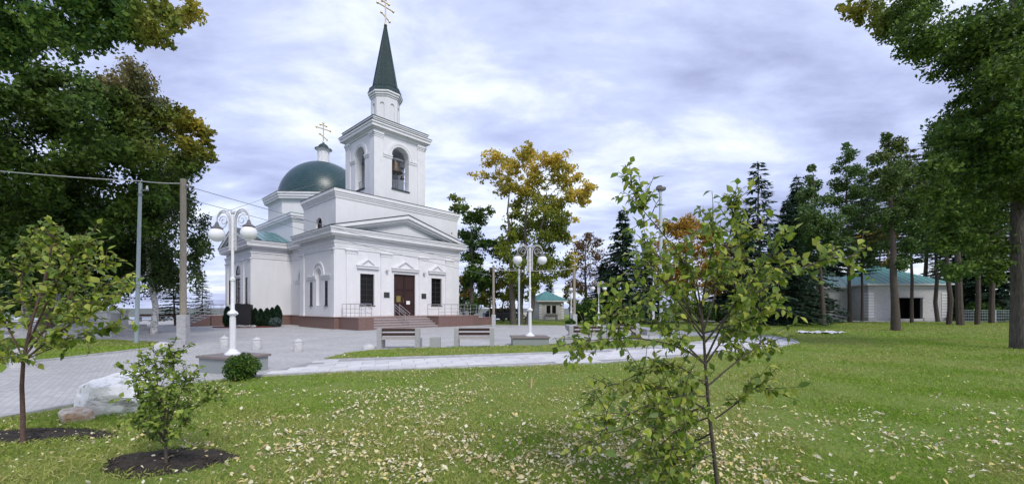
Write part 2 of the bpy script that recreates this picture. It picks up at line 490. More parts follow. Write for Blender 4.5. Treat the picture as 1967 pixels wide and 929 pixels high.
def np_mesh(name, verts, faces_n, mat, parent=None, tint=None, smooth=False):
    """verts (N*k,3) grouped k at a time into polygons"""
    me = bpy.data.meshes.new(name)
    nv = len(verts); npoly = nv // faces_n
    me.vertices.add(nv); me.vertices.foreach_set('co', np.ascontiguousarray(verts, dtype=np.float32).ravel())
    me.loops.add(nv); me.loops.foreach_set('vertex_index', np.arange(nv, dtype=np.int32))
    me.polygons.add(npoly); me.polygons.foreach_set('loop_start', np.arange(0, nv, faces_n, dtype=np.int32))
    if smooth: me.polygons.foreach_set('use_smooth', np.ones(npoly, bool))
    if tint is not None:
        at = me.attributes.new('tint', 'FLOAT', 'POINT'); at.data.foreach_set('value', np.repeat(tint, faces_n).astype(np.float32))
    me.update(calc_edges=True)
    me.materials.append(mat)
    o = bpy.data.objects.new(name, me); col.objects.link(o)
    if parent is not None: o.parent = parent
    return o

def ground_mat(name, cs, scales, rough=0.95, bump=0.6):
    m, nt, b = new_mat(name)
    t = nt.nodes.new('ShaderNodeTexCoord')
    def nz(sc, de=6):
        n = nt.nodes.new('ShaderNodeTexNoise'); n.inputs['Scale'].default_value = sc; n.inputs['Detail'].default_value = de
        n.inputs['Roughness'].default_value = 0.65
        nt.links.new(t.outputs['Object'], n.inputs['Vector']); return n.outputs['Fac']
    def rp(f, a, c, lo, hi):
        r = nt.nodes.new('ShaderNodeValToRGB')
        r.color_ramp.elements[0].position = lo; r.color_ramp.elements[0].color = (*a, 1)
        r.color_ramp.elements[1].position = hi; r.color_ramp.elements[1].color = (*c, 1)
        nt.links.new(f, r.inputs[0]); return r.outputs[0]
    a = rp(nz(scales[0]), cs[0], cs[1], 0.35, 0.65)
    c = rp(nz(scales[1], 8), cs[2], cs[3], 0.4, 0.6)
    mx = nt.nodes.new('ShaderNodeMix'); mx.data_type = 'RGBA'; mx.inputs['Factor'].default_value = 0.5
    nt.links.new(a, mx.inputs['A']); nt.links.new(c, mx.inputs['B'])
    nt.links.new(mx.outputs['Result'], b.inputs['Base Color'])
    b.inputs['Roughness'].default_value = rough; b.inputs['Specular IOR Level'].default_value = 0.1
    bp = nt.nodes.new('ShaderNodeBump'); bp.inputs['Strength'].default_value = bump; bp.inputs['Distance'].default_value = 0.05
    nt.links.new(nz(scales[1] * 2, 8), bp.inputs['Height']); nt.links.new(bp.outputs[0], b.inputs['Normal'])
    return m
M['lawn'] = ground_mat('lawn_soil', [(0.10, 0.20, 0.024), (0.19, 0.25, 0.05), (0.12, 0.18, 0.03), (0.24, 0.24, 0.09)], (0.45, 14))

# plateau that falls away to the river plain beyond the church
xs = np.concatenate([np.array([-9000, -3000, -900, -400, -200, -120]), np.arange(-90, 121, 6.0), np.array([140, 200, 400, 900, 3000, 9000])])
ys = np.concatenate([np.array([-400, -100]), np.arange(-40, 121, 4.0), np.array([140, 180, 250, 400, 900, 2000])])
gx, gy = np.meshgrid(xs, ys, indexing='ij')
edge_y = np.where(gx < -6, 50.0, 50.0 + np.clip((gx + 6) / 16, 0, 1) * 42)
out = np.maximum(np.maximum(gy - edge_y, -gx - 75), np.maximum(gx - 130, 0))
tt = np.clip(out / 170, 0, 1); gz = -78 * (tt * tt * (3 - 2 * tt)) - 0.02 * np.clip(out, 0, 30)
gv = [(float(a), float(b_), float(c)) for a, b_, c in zip(gx.ravel(), gy.ravel(), gz.ravel())]
nx, ny = gx.shape
gf = [(i * ny + j, (i + 1) * ny + j, (i + 1) * ny + j + 1, i * ny + j + 1) for i in range(nx - 1) for j in range(ny - 1)]
ground = MB().add(gv, gf).build('ground', M['lawn'])
tag(ground, kind='structure')
# distant flood plain with its river, far below the hill
M['plain'] = ground_mat('far_plain', [(0.10, 0.13, 0.10), (0.17, 0.18, 0.16), (0.11, 0.13, 0.12), (0.20, 0.20, 0.18)], (0.0016, 0.006), bump=0.0)
pl = MB().add([(-30000, 200, -70), (30000, 200, -70), (30000, 30000, -70), (-30000, 30000, -70)], [(0, 1, 2, 3)]).build('plain', M['plain'])
tag(pl, kind='structure')
m, nt, b = new_mat('river_water'); b.inputs['Base Color'].default_value = (0.10, 0.13, 0.17, 1); b.inputs['Roughness'].default_value = 0.12; M['water'] = m
rv = MB()
pts = [(-16000, 2300), (-9000, 2500), (-4000, 2250), (-1500, 2500), (500, 2400), (4000, 2700)]
for (x0, y0), (x1, y1) in zip(pts, pts[1:]):
    rv.add([(x0, y0, -69.5), (x1, y1, -69.5), (x1, y1 + 700, -69.5), (x0, y0 + 700, -69.5)], [(0, 1, 2, 3)])
tag(rv.build('river', M['water']), kind='structure')

# paving
LAWN_EDGE = [(-10.4, 3.2), (-8.4, 5.0), (-7.35, 5.86), (-7.15, 6.7), (-7.25, 7.8), (-6.75, 8.75), (-5.85, 9.5), (-3.7, 10.25), (-0.6, 10.95), (2.47, 11.66), (5.2, 13.0), (7.9, 14.6),
             (10.6, 16.3), (12.8, 18.3), (13.9, 20.4), (14.2, 22.4), (13.6, 24.4), (12.0, 25.8)]
PLAZA = LAWN_EDGE + [(11.4, 29), (10.6, 34.5), (4, 36.4), (-3.6, 37.6), (-4.2, 52), (-60, 49.6), (-60, 26), (-24, 20.8), (-19.6, 20.2), (-16.2, 18.9), (-15.0, 17.4), (-13.95, 15.9), (-13.9, 11.4), (-14.6, 8), (-17, 3.2)]
ISLAND = [(-5.75, 12.3), (-1.9, 13.35), (2.18, 14.55), (4.9, 16.0), (7.3, 17.7), (9.6, 19.7), (11.0, 21.9), (10.2, 22.6), (8.2, 20.9), (6.2, 19.6), (4.0, 18.6), (0.4, 17.0), (-2.6, 16.0), (-5.2, 15.3), (-5.75, 14.2)]
def paver_mat(name, base, var, bw, rh, ang, mortar):
    m, nt, b = new_mat(name)
    t = nt.nodes.new('ShaderNodeTexCoord'); mp = nt.nodes.new('ShaderNodeMapping'); mp.inputs['Rotation'].default_value = (0, 0, ang)
    nt.links.new(t.outputs['Object'], mp.inputs[0])
    br = nt.nodes.new('ShaderNodeTexBrick'); br.inputs['Scale'].default_value = 1.0
    br.inputs['Color1'].default_value = (*base, 1); br.inputs['Color2'].default_value = (*var, 1); br.inputs['Mortar'].default_value = (*mortar, 1)
    br.inputs['Brick Width'].default_value = bw; br.inputs['Row Height'].default_value = rh; br.inputs['Mortar Size'].default_value = 0.006
    nt.links.new(mp.outputs[0], br.inputs['Vector'])
    n = nt.nodes.new('ShaderNodeTexNoise'); n.inputs['Scale'].default_value = 0.5; n.inputs['Detail'].default_value = 9; n.inputs['Roughness'].default_value = 0.7
    nt.links.new(t.outputs['Object'], n.inputs['Vector'])
    r = nt.nodes.new('ShaderNodeValToRGB'); r.color_ramp.elements[0].position = 0.3; r.color_ramp.elements[0].color = (0.78, 0.78, 0.78, 1)
    r.color_ramp.elements[1].position = 0.7; r.color_ramp.elements[1].color = (1.0, 1.0, 1.0, 1)
    nt.links.new(n.outputs['Fac'], r.inputs[0])
    mx = nt.nodes.new('ShaderNodeMix'); mx.data_type = 'RGBA'; mx.blend_type = 'MULTIPLY'; mx.inputs['Factor'].default_value = 1.0
    nt.links.new(br.outputs['Color'], mx.inputs['A']); nt.links.new(r.outputs[0], mx.inputs['B'])
    nt.links.new(mx.outputs['Result'], b.inputs['Base Color'])
    b.inputs['Roughness'].default_value = 0.75; b.inputs['Specular IOR Level'].default_value = 0.3
    n2_ = nt.nodes.new('ShaderNodeTexNoise'); n2_.inputs['Scale'].default_value = 40; n2_.inputs['Detail'].default_value = 6
    nt.links.new(t.outputs['Object'], n2_.inputs['Vector'])
    bp = nt.nodes.new('ShaderNodeBump'); bp.inputs['Strength'].default_value = 0.25; bp.inputs['Distance'].default_value = 0.01
    nt.links.new(n2_.outputs['Fac'], bp.inputs['Height']); nt.links.new(bp.outputs[0], b.inputs['Normal'])
    return m
M['paver'] = paver_mat('grey_pavers', (0.52, 0.515, 0.51), (0.43, 0.427, 0.423), 0.2, 0.1, R(48), (0.36, 0.358, 0.355))
M['slab'] = mat('pale_paving_slab', (0.70, 0.695, 0.69), (0.56, 0.557, 0.553), 0.7, 3.5, 0.3, 30)
m = M['slab']; nt = m.node_tree; b = nt.nodes['Principled BSDF']
oi = nt.nodes.new('ShaderNodeObjectInfo'); r_ = nt.nodes.new('ShaderNodeValToRGB')
r_.color_ramp.elements[0].color = (0.80, 0.80, 0.82, 1); r_.color_ramp.elements[1].color = (1.0, 1.0, 1.0, 1)
nt.links.new(oi.outputs['Random'], r_.inputs[0])
mx = nt.nodes.new('ShaderNodeMix'); mx.data_type = 'RGBA'; mx.blend_type = 'MULTIPLY'; mx.inputs['Factor'].default_value = 1.0
src = b.inputs['Base Color'].links[0].from_socket
nt.links.new(src, mx.inputs['A']); nt.links.new(r_.outputs[0], mx.inputs['B']); nt.links.new(mx.outputs['Result'], b.inputs['Base Color'])

plaza = tag(MB().prism(PLAZA, -0.12, 0.008).build('plaza_paving', M['paver']), kind='structure')
island = tag(MB().prism(ISLAND, -0.1, 0.035).build('grass_island', M['lawn']), kind='structure')

# the pale slab path along the lawn, each slab a piece of its own
PATH = [(-6.0, 9.65), (-3.7, 10.4), (-0.6, 11.1), (2.47, 11.8), (5.2, 13.15), (7.9, 14.75), (10.6, 16.45), (12.7, 18.4), (13.75, 20.5), (14.0, 22.4), (13.3, 24.3), (11.5, 24.6), (11.05, 22.0), (9.7, 19.6), (7.4, 17.6), (5.0, 15.85), (2.25, 14.4), (-1.9, 13.2), (-5.8, 12.15)]
path = tag(MB().prism(PATH, -0.1, 0.014).build('path', mat('path_bed', (0.30, 0.30, 0.31), None, 0.9)), kind='structure')
sl = []
for k in range(4):
    a, b2, z = 0.345, 0.225, 0.012
    q = MB(); j = [random.uniform(-0.003, 0.003) for _ in range(4)]
    q.cbox(-a, a, -b2, b2, 0.0, 0.014 + j[0], 0.005)
    me = q.build('paving_slab', M['slab']); sl.append(me)
first = list(sl)
ang = R(17)
ca, sa = math.cos(ang), math.sin(ang)
cand = []
for i in range(-20, 60):
    for jj in range(-30, 60):
        lx = i * 0.7 + (0.35 if jj % 2 else 0); ly = jj * 0.46
        x = -6 + lx * ca - ly * sa; y = 9 + lx * sa + ly * ca
        cand.append((x, y))
cand = np.array(cand)
ok = inside(cand[:, 0], cand[:, 1], PATH)
for dx_, dy_ in ((0.3, 0.1), (-0.3, 0.1), (0.3, -0.1), (-0.3, -0.1)):
    ok &= inside(cand[:, 0] + dx_, cand[:, 1] + dy_, PATH)
n_sl = 0
sel = cand[ok]; sel = sel[np.argsort(sel[:, 1])]
for x, y in sel[:298]:
    if n_sl < 4: o = sl[n_sl]
    else:
        o = bpy.data.objects.new('paving_slab', random.choice(first).data); col.objects.link(o)
    o.parent = path
    o.location = (x, y, 0.0145 + random.uniform(0, 0.004)); o.rotation_euler = (random.uniform(-.004, .004), random.uniform(-.004, .004), ang)
    n_sl += 1
rest = MB()
for x, y in sel[298:]:
    vs_ = [(x + sx * 0.345 * ca - sy * 0.225 * sa, y + sx * 0.345 * sa + sy * 0.225 * ca, z) for z in (0.012, 0.028) for sx, sy in ((-1, -1), (1, -1), (1, 1), (-1, 1))]
    rest.add(vs_, [(4, 5, 6, 7), (0, 1, 5, 4), (1, 2, 6, 5), (2, 3, 7, 6), (3, 0, 4, 7)])
if rest.v: tag(rest.build('far_slabs', M['slab'], path), kind='stuff')

# kerb stones along the lawn edge and round the island
def kerb(name, line, length, h, w, matr, closed=False):
    k = None
    pts = [Vector(p) for p in line] + ([Vector(line[0])] if closed else [])
    acc = []
    for a, b_ in zip(pts, pts[1:]):
        n = max(1, round((b_ - a).length / length))
        for i in range(n): acc.append((a.lerp(b_, i / n), a.lerp(b_, (i + 1) / n)))
    body = MB()
    for a, b_ in zip(pts, pts[1:]):
        d = (b_ - a).normalized(); nn = Vector((d.y, -d.x)) * w * 0.4
        body.add([(*(a + nn), -0.1), (*(b_ + nn), -0.1), (*(b_ - nn), -0.1), (*(a - nn), -0.1), (*(a + nn), h - .015), (*(b_ + nn), h - .015), (*(b_ - nn), h - .015), (*(a - nn), h - .015)],
                 [(4, 5, 6, 7), (0, 1, 5, 4), (2, 3, 7, 6)])
    root = tag(body.build(name, matr), kind='structure')
    for a, b_ in acc:
        d = b_ - a; L = d.length; c = (a + b_) / 2
        q = MB().cbox(-L / 2 + .004, L / 2 - .004, -w / 2, w / 2, -0.08, h + random.uniform(-.003, .003), 0.008)
        o = q.build('kerb_stone', matr, root)
        o.location = (c.x, c.y, 0); o.rotation_euler = (0, 0, math.atan2(d.y, d.x))
    return root
kerb('lawn_kerb', LAWN_EDGE, 1.0, 0.05, 0.09, M['conc'])
kerb('island_kerb', ISLAND, 1.0, 0.05, 0.09, M['conc'], True)
LEFT_LAWN_EDGE = [(-14.6, 8), (-13.9, 11.4), (-13.95, 15.9), (-15.0, 17.4), (-16.2, 18.9), (-19.6, 20.2)]
kerb('side_kerb', LEFT_LAWN_EDGE, 1.0, 0.06, 0.10, M['conc'])

# a pale service road in front of the far low building on the right
road = tag(MB().add([(16, 46, 0.006), (95, 42, 0.006), (95, 46, 0.006), (16, 50, 0.006)], [(0, 1, 2, 3)]).build('service_road', M['paver']), kind='structure')

# grass
gm, nt, b = new_mat('grass_blades')
geo = nt.nodes.new('ShaderNodeNewGeometry'); t = nt.nodes.new('ShaderNodeTexCoord')
r1 = nt.nodes.new('ShaderNodeValToRGB'); r1.color_ramp.elements[0].color = (0.145, 0.28, 0.024, 1); r1.color_ramp.elements[1].color = (0.32, 0.43, 0.06, 1)
nt.links.new(geo.outputs['Random Per Island'], r1.inputs[0])
at = nt.nodes.new('ShaderNodeAttribute'); at.attribute_name = 'tint'
r2 = nt.nodes.new('ShaderNodeValToRGB'); r2.color_ramp.elements[0].color = (0.36, 0.36, 0.09, 1); r2.color_ramp.elements[1].color = (0.52, 0.47, 0.22, 1)
nt.links.new(geo.outputs['Random Per Island'], r2.inputs[0])
mx = nt.nodes.new('ShaderNodeMix'); mx.data_type = 'RGBA'
nt.links.new(at.outputs['Fac'], mx.inputs['Factor']); nt.links.new(r1.outputs[0], mx.inputs['A']); nt.links.new(r2.outputs[0], mx.inputs['B'])
nt.links.new(mx.outputs['Result'], b.inputs['Base Color']); b.inputs['Roughness'].default_value = 0.6; b.inputs['Specular IOR Level'].default_value = 0.2
tr = nt.nodes.new('ShaderNodeBsdfTranslucent'); nt.links.new(mx.outputs['Result'], tr.inputs['Color'])
ms = nt.nodes.new('ShaderNodeMixShader'); ms.inputs[0].default_value = 0.3
nt.links.new(b.outputs[0], ms.inputs[1]); nt.links.new(tr.outputs[0], ms.inputs[2]); nt.links.new(ms.outputs[0], nt.nodes['Material Output'].inputs[0])
M['grass'] = gm
MULCH = [((G(322, 886).x, G(322, 886).y), 0.62, 0.36), ((G(70, 838).x, G(70, 838).y), 0.85, 0.30)]
def on_lawn(x, y):
    k = ~inside(x, y, PLAZA) | inside(x, y, offset(ISLAND, -0.05))
    for (cx, cy), a, b_ in MULCH:
        k &= ((x - cx) / a) ** 2 + ((y - cy) / b_) ** 2 > 0.80 + 0.7 * (noise2(x, y, 0.12, 3) - 0.5)
    return k
def scatter(y0, y1, dens, wide=1.36):
    n = int(dens * wide * (y1 ** 2 - y0 ** 2))
    y = np.sqrt(rng.uniform(y0 ** 2, y1 ** 2, n)); x = rng.uniform(-1, 1, n) * wide * y
    k = on_lawn(x, y)
    return x[k], y[k]
allv = []; alltint = []
for y0, y1, dens, hh, ww in ((2.7, 5.0, 3400, 0.055, 0.0048), (5.0, 8.0, 2000, 0.055, 0.0065), (8.0, 13.0, 800, 0.055, 0.010), (13.0, 22.0, 300, 0.06, 0.018), (22.0, 46.0, 70, 0.07, 0.035)):
    x, y = scatter(y0, y1, dens)
    n = len(x)
    patch = noise2(x, y, 1.3, 1) * 0.5 + noise2(x, y, 0.45, 2) * 0.5
    keep = rng.random(n) < np.clip(0.45 + 1.6 * (patch - 0.35), 0.22, 1.0)
    x, y, patch = x[keep], y[keep], patch[keep]; n = len(x)
    h = hh * rng.uniform(0.45, 1.25, n) * (0.6 + 0.9 * patch)
    w = ww * rng.uniform(0.7, 1.3, n)
    a = rng.uniform(0, 2 * np.pi, n); lean = rng.uniform(0.15, 1.1, n) * h; la = rng.uniform(0, 2 * np.pi, n)
    z0 = np.where(inside(x, y, ISLAND), 0.035, 0.0) - 0.004
    bx, by = np.cos(a) * w, np.sin(a) * w
    lx, ly = np.cos(la) * lean, np.sin(la) * lean
    v = np.empty((n, 4, 3))
    v[:, 0] = np.stack([x - bx, y - by, z0], 1); v[:, 1] = np.stack([x + bx + lx * .25, y + by + ly * .25, z0 + h * .6], 1)
    v[:, 2] = np.stack([x + lx, y + ly, z0 + h * rng.uniform(.75, 1.0, n)], 1); v[:, 3] = np.stack([x - bx * .4 + lx * .3, y - by * .4 + ly * .3, z0 + h * .5], 1)
    allv.append(v.reshape(-1, 3))
    dry = noise2(x, y, 2.6, 7) * 0.5 + noise2(x, y, 0.8, 8) * 0.3 + noise2(x, y, 0.22, 9) * 0.2 + 0.08 * np.clip((7 - y) / 3, 0, 1)
    alltint.append(np.clip((dry - 0.37) * 3.8, 0, 1.0) * rng.uniform(0.3, 1.0, n))
grass = np_mesh('grass', np.concatenate(allv), 4, M['grass'], tint=np.concatenate(alltint))
tag(grass, 'short green lawn grass with dry straw patches around the trees and path', 'grass', kind='stuff')

# ------------------------------------------------------------------ the church
CH_ANG = math.atan2(0.739, 0.673)
church = empty('church', (-12.96, 30.0, 0), CH_ANG, 'white stuccoed church with green dome and tall green bell tower spire', 'church')
W = 11.8; NI = 0.96; T0, T1 = 11.3, 19.6; TE = -2.25; CX = W / 2
PLAN = [(0, 0), (W, 0), (W, 6.4), (W - NI, 6.4), (W - NI, T0), (W - TE, T0), (W - TE, T1), (W - NI, T1), (W - NI, 25), (NI, 25), (NI, T1), (TE, T1), (TE, T0), (NI, T0), (NI, 6.4), (0, 6.4)]
PZ = 0.9
WT = 5.95
# walls, one part per volume of the building
front = Fr((0, 0), (W, 0)); side = Fr((0, 6.4), (0, 0)); tend = Fr((TE, T1), (TE, T0)); nave_f = Fr((NI, T0), (NI, 6.4))
def sd(s): return 6.4 - s
def td(s): return T1 - T0 - s           # s measured from the near corner of the transept
holes = {0: [rect(1.95, 3.13, 1.76, 4.2), rect(8.62, 9.78, 1.76, 4.2), rect(4.87, 6.93, PZ + .01, 4.35)],
         15: [rect(sd(1.70), sd(1.22), 1.75, 3.62), rect(sd(4.48), sd(4.0), 1.75, 3.62), arch(sd(2.85), 0.43, 1.75, 4.15)],
         11: [rect(td(1.8), td(1.05), 1.9, 4.3), rect(td(7.25), td(6.5), 1.9, 4.3), rect(td(4.85), td(3.45), PZ + .01, 4.3), arch(td(4.15), 0.7, 4.62, 4.85)]}
w_main = MB()
for i in range(len(PLAN)):
    F = Fr(PLAN[i], PLAN[(i + 1) % len(PLAN)])
    wall(w_main, F, rect(0, F.len, PZ - .02, 6.92), holes.get(i, []), 0.22)
w_main.build('wall', M['stucco'], church)

# entablature all round: architrave bands, cornice steps
def band(name, poly, layers, matr, parent):
    q = MB()
    for z0, z1, o0 in layers: q.prism(offset(poly, o0), z0, z1)
    return q.build(name, matr, parent)
def ringband(name, poly, layers, matr, parent, o_in=-0.05):
    q = MB()
    for z0, z1, o0 in layers:
        A_, B_ = offset(poly, o_in), offset(poly, o0); n = len(poly)
        vs_ = [(*p, z) for z in (z0, z1) for p in A_] + [(*p, z) for z in (z0, z1) for p in B_]
        fs_ = []
        for i in range(n):
            j = (i + 1) % n
            fs_ += [(2 * n + i, 2 * n + j, 3 * n + j, 3 * n + i), (n + i, 3 * n + i, 3 * n + j, n + j), (i, j, 2 * n + j, 2 * n + i)]
        q.add(vs_, fs_)
    return q.build(name, matr, parent)
ringband('architrave', PLAN, [(WT, 6.12, 0.05), (6.123, 6.30, 0.075), (6.303, 6.42, 0.11), (6.423, 6.50, 0.16)], M['trim'], church)
ringband('cornice', PLAN, [(6.88, 6.98, 0.40), (6.983, 7.20, 0.50), (7.203, 7.33, 0.54), (7.333, 7.45, 0.60)], M['trim'], church, o_in=-0.3)
ringband('eaves_flashing', PLAN, [(7.452, 7.485, 0.62)], M['roof_edge'], church, o_in=0.2)
# plinth of red granite, panels one by one
plinth = band('plinth', PLAN, [(-0.1, PZ - .03, 0.08)], M['granite_red'], church)
ringband('plinth_cap', PLAN, [(PZ - .03, PZ + .012, 0.15)], M['granite_cap'], plinth)
PP = offset(PLAN, 0.08)
def panels(F, a0, a1, z0, z1, parent, w=0.6, off=0.0):
    n = max(1, round((a1 - a0) / w)); s_ = (a1 - a0) / n
    for k in range(n):
        q = MB(); fbox(q, F, a0 + k * s_ + .004, a0 + (k + 1) * s_ - .004, z0, z1, off - .02, off + 0.02)
        q.build('granite_panel', M['granite_red'], parent)
for i in (15, 14, 13, 12, 11):
    F = Fr(PP[i], PP[(i + 1) % 16])
    panels(F, 0, F.len, 0.02, PZ - .035, plinth, 0.7)

def pilaster(F, a0, a1, z0, z1, cap=True, pr=0.09):
    q = MB(); fbox(q, F, a0, a1, z0, z1, -0.02, pr); fbox(q, F, a0 - .04, a1 + .04, z0, z0 + .16, -0.02, pr + .04)
    if cap:
        fbox(q, F, a0 - .03, a1 + .03, z1 - .30, z1 - .25, 0, pr + .03)
        fbox(q, F, a0 - .04, a1 + .04, z1 - .14, z1 - .07, 0, pr + .045)
        fbox(q, F, a0 - .08, a1 + .08, z1 - .068, z1 - .003, 0, pr + .085)
    return q.build('pilaster', M['trim'], church)
for a0, a1 in ((0.82, 1.65), (3.66, 4.6), (7.28, 8.2), (10.18, 11.0)): pilaster(front, a0, a1, PZ + .012, WT)
for s0, s1 in ((0.0, 0.62), (5.6, 6.38)): pilaster(side, sd(s1), sd(s0) - (0.02 if s0 == 0 else 0), PZ + .012, WT, pr=0.075)
for s0, s1 in ((0.02, 0.85), (2.15, 3.05), (5.25, 6.15), (7.45, 8.28)): pilaster(tend, td(s1), td(s0), PZ + .012, WT)

def window(F, a0, a1, z0, z1, bars=(1, 4), depth=0.2, glass='glass', parent=church, arched=False, name='window'):
    q = MB(); t_ = 0.055; d0, d1 = -depth - .03, -depth + .04
    zs = z1 - (a1 - a0) / 2 if arched else z1
    fbox(q, F, a0, a0 + t_, z0, zs, d0, d1); fbox(q, F, a1 - t_, a1, z0, zs, d0, d1)
    fbox(q, F, a0 + t_, a1 - t_, z0, z0 + t_, d0, d1)
    if arched: archband(q, F, (a0 + a1) / 2, zs, (a1 - a0) / 2 - t_, (a1 - a0) / 2, d0, d1)
    else: fbox(q, F, a0 + t_, a1 - t_, z1 - t_, z1, d0, d1)
    w = q.build(name, M['frame_dark'], parent)
    q = MB(); lp = arch((a0 + a1) / 2, (a1 - a0) / 2 - .01, z0, zs) if arched else rect(a0 + .01, a1 - .01, z0 + .01, z1 - .01)
    fpoly(q, F, lp, d0 - .02, d0 + .03); q.build('pane', M[glass], w)
    nv, nh = bars
    for k in range(nv):
        q = MB(); c = a0 + (a1 - a0) * (k + 1) / (nv + 1); fbox(q, F, c - .02, c + .02, z0 + t_, zs - t_, d0 + .035, d1 - .005); q.build('glazing_bar', M['frame_dark'], w)
    for k in range(nh):
        q = MB(); c = z0 + (zs - z0) * (k + 1) / (nh + 1); fbox(q, F, a0 + t_, a1 - t_, c - .018, c + .018, d0 + .035, d1 - .008); q.build('glazing_bar', M['frame_dark'], w)
    return w
def sill(F, a0, a1, z, par, matr='frame_dark'):
    q = MB(); fbox(q, F, a0 - .05, a1 + .05, z - .05, z - .004, -0.15, 0.07); q.build('sill', M[matr], par)
for a0, a1 in ((1.95, 3.13), (8.62, 9.78)):
    w = window(front, a0, a1, 1.76, 4.2, (1, 5)); sill(front, a0, a1, 1.76, w)
for a0, a1 in ((sd(1.70), sd(1.22)), (sd(4.48), sd(4.0))):
    w = window(side, a0, a1, 1.75, 3.62, (0, 3), 0.035); sill(side, a0, a1, 1.75, w)
for a0, a1 in ((td(1.8), td(1.05)), (td(7.25), td(6.5))):
    window(tend, a0, a1, 1.9, 4.3, (0, 4), 0.03)
window(tend, td(4.85), td(3.45), PZ + .03, 4.3, (1, 3), 0.04, glass='glassgrey')
window(tend, td(4.85), td(3.45), 4.62, 5.55, (1, 0), 0.04, arched=True)
# niche back in the side wall and blind niche arch on the nave wall
q = MB(); fpoly(q, side, arch(sd(2.85), 0.47, 1.72, 4.15), -0.24, -0.2); q.build('niche_back', M['stucco'], church)
def arched_trim(F, c, zc, r0, ri, r1, ext, par):
    q = MB()
    archband(q, F, c, zc, r0 + .12, r0 + .24, -0.01, 0.05); archband(q, F, c, zc, r1 - .17, r1, -0.01, 0.075)
    q.build('arch_moulding', M['trim'], par)
    for s_ in (-1, 1):
        q = MB(); a, b_ = sorted((c + s_ * (r0 + .08), c + s_ * ext))
        fbox(q, F, a, b_, zc - .30, zc - .14, -.01, 0.06); fbox(q, F, a, b_, zc - .137, zc - .02, -.01, 0.10)
        q.build('impost_band', M['trim'], par)
arched_trim(side, sd(2.85), 4.12, 0.43, 0.43, 1.06, 2.15, church)
arched_trim(nave_f, T0 - 8.4, 4.12, 0.43, 0.43, 1.06, 1.9, church)
# small cornice between portal and fanlight of the transept
q = MB(); fbox(q, tend, td(5.1), td(3.2), 4.34, 4.48, -.01, .10); fbox(q, tend, td(5.15), td(3.15), 4.483, 4.58, -.01, .15); q.build('portal_cornice', M['trim'], church)

# the triangular hoods over windows and door
for c, hw in ((2.54, 0.92), (5.9, 1.28), (9.2, 0.92)):
    q = MB(); zb = 4.60; ap = 0.42 if hw < 1 else 0.50
    fbox(q, front, c - hw, c + hw, zb, zb + .16, -.01, .17); fbox(q, front, c - hw - .04, c + hw + .04, zb + .163, zb + .25, -.01, .23)
    hw2 = hw * 0.66
    fpoly(q, front, [(c - hw * .98, zb + .252), (c + hw * .98, zb + .252), (c + hw2, zb + .30), (c, zb + .34 + ap), (c - hw2, zb + .30)], -.01, .07)
    # raised raking bars
    for s_ in (-1, 1):
        fpoly(q, front, [(c, zb + .37 + ap), (c, zb + .25 + ap), (c + s_ * hw2 * .95, zb + .253), (c + s_ * (hw2 * .95 + .22), zb + .253)][::s_], .0, .19)
    q.build('window_hood', M['trim'], church)

# main door: two maroon leaves with raised panels
for k, (a0, a1) in enumerate(((4.87, 5.895), (5.905, 6.93))):
    q = MB(); fbox(q, front, a0 + .03, a1 - .003, PZ + .02, 4.32, -0.24, -0.16); leaf_o = q.build('door_leaf', M['door'], church)
    for z0, z1 in ((1.05, 1.75), (1.9, 2.95), (3.1, 4.15)):
        q = MB(); q2 = rect(a0 + .16, a1 - .14, z0, z1); fpoly(q, front, q2, -.16, -.135); o = q.build('door_panel', M['door'], leaf_o); bevelled(o, 0.012)
        for b0, b1, c0, c1 in ((a0 + .12, a1 - .10, z1, z1 + .03), (a0 + .12, a1 - .10, z0 - .03, z0)):
            q = MB(); fbox(q, front, b0, b1, c0, c1, -.16, -.125); q.build('door_moulding', M['door'], leaf_o)
q = MB(); fbox(q, front, 4.87, 4.90, PZ, 4.35, -.2, -.1); fbox(q, front, 6.90, 6.93, PZ, 4.35, -.2, -.1); fbox(q, front, 4.90, 6.90, 4.32, 4.35, -.2, -.1); q.build('door_frame', M['door'], church)
q = MB(); q.tube([front.pt(5.82, 2.0, -.10), front.pt(5.82, 2.35, -.10)], 0.02); q.build('door_handle', M['brass'], church)
def front_thing(name, lab, cat, a0, a1, z0, z1, o0, o1, matr):
    """a flat thing fixed on the front wall, as a top-level object in the church's frame"""
    q = MB(); fbox(q, front, a0, a1, z0, z1, o0, o1); o = q.build(name, matr)
    bevelled(o, 0.006); o.matrix_world = Matrix.Translation((-12.96, 30, 0)) @ Matrix.Rotation(CH_ANG, 4, 'Z')
    return tag(o, lab, cat)
front_thing('icon_plate', 'small brass icon plate on the left leaf of the church door', 'icon', 5.17, 5.56, 2.05, 2.55, -.125, -.10, M['brass'])
front_thing('paper_notice', 'white paper notice stuck on the right leaf of the church door', 'notice', 6.12, 6.48, 1.85, 2.15, -.125, -.118, M['paper'])
front_thing('wall_plaque', 'dark plaque on the pilaster between door and nearer window', 'plaque', 3.90, 4.40, 2.38, 2.82, .09, .13, M['plaque'])
front_thing('wall_plaque', 'dark plaque on the pilaster between door and farther window', 'plaque', 7.50, 7.98, 2.36, 2.80, .09, .13, M['plaque'])
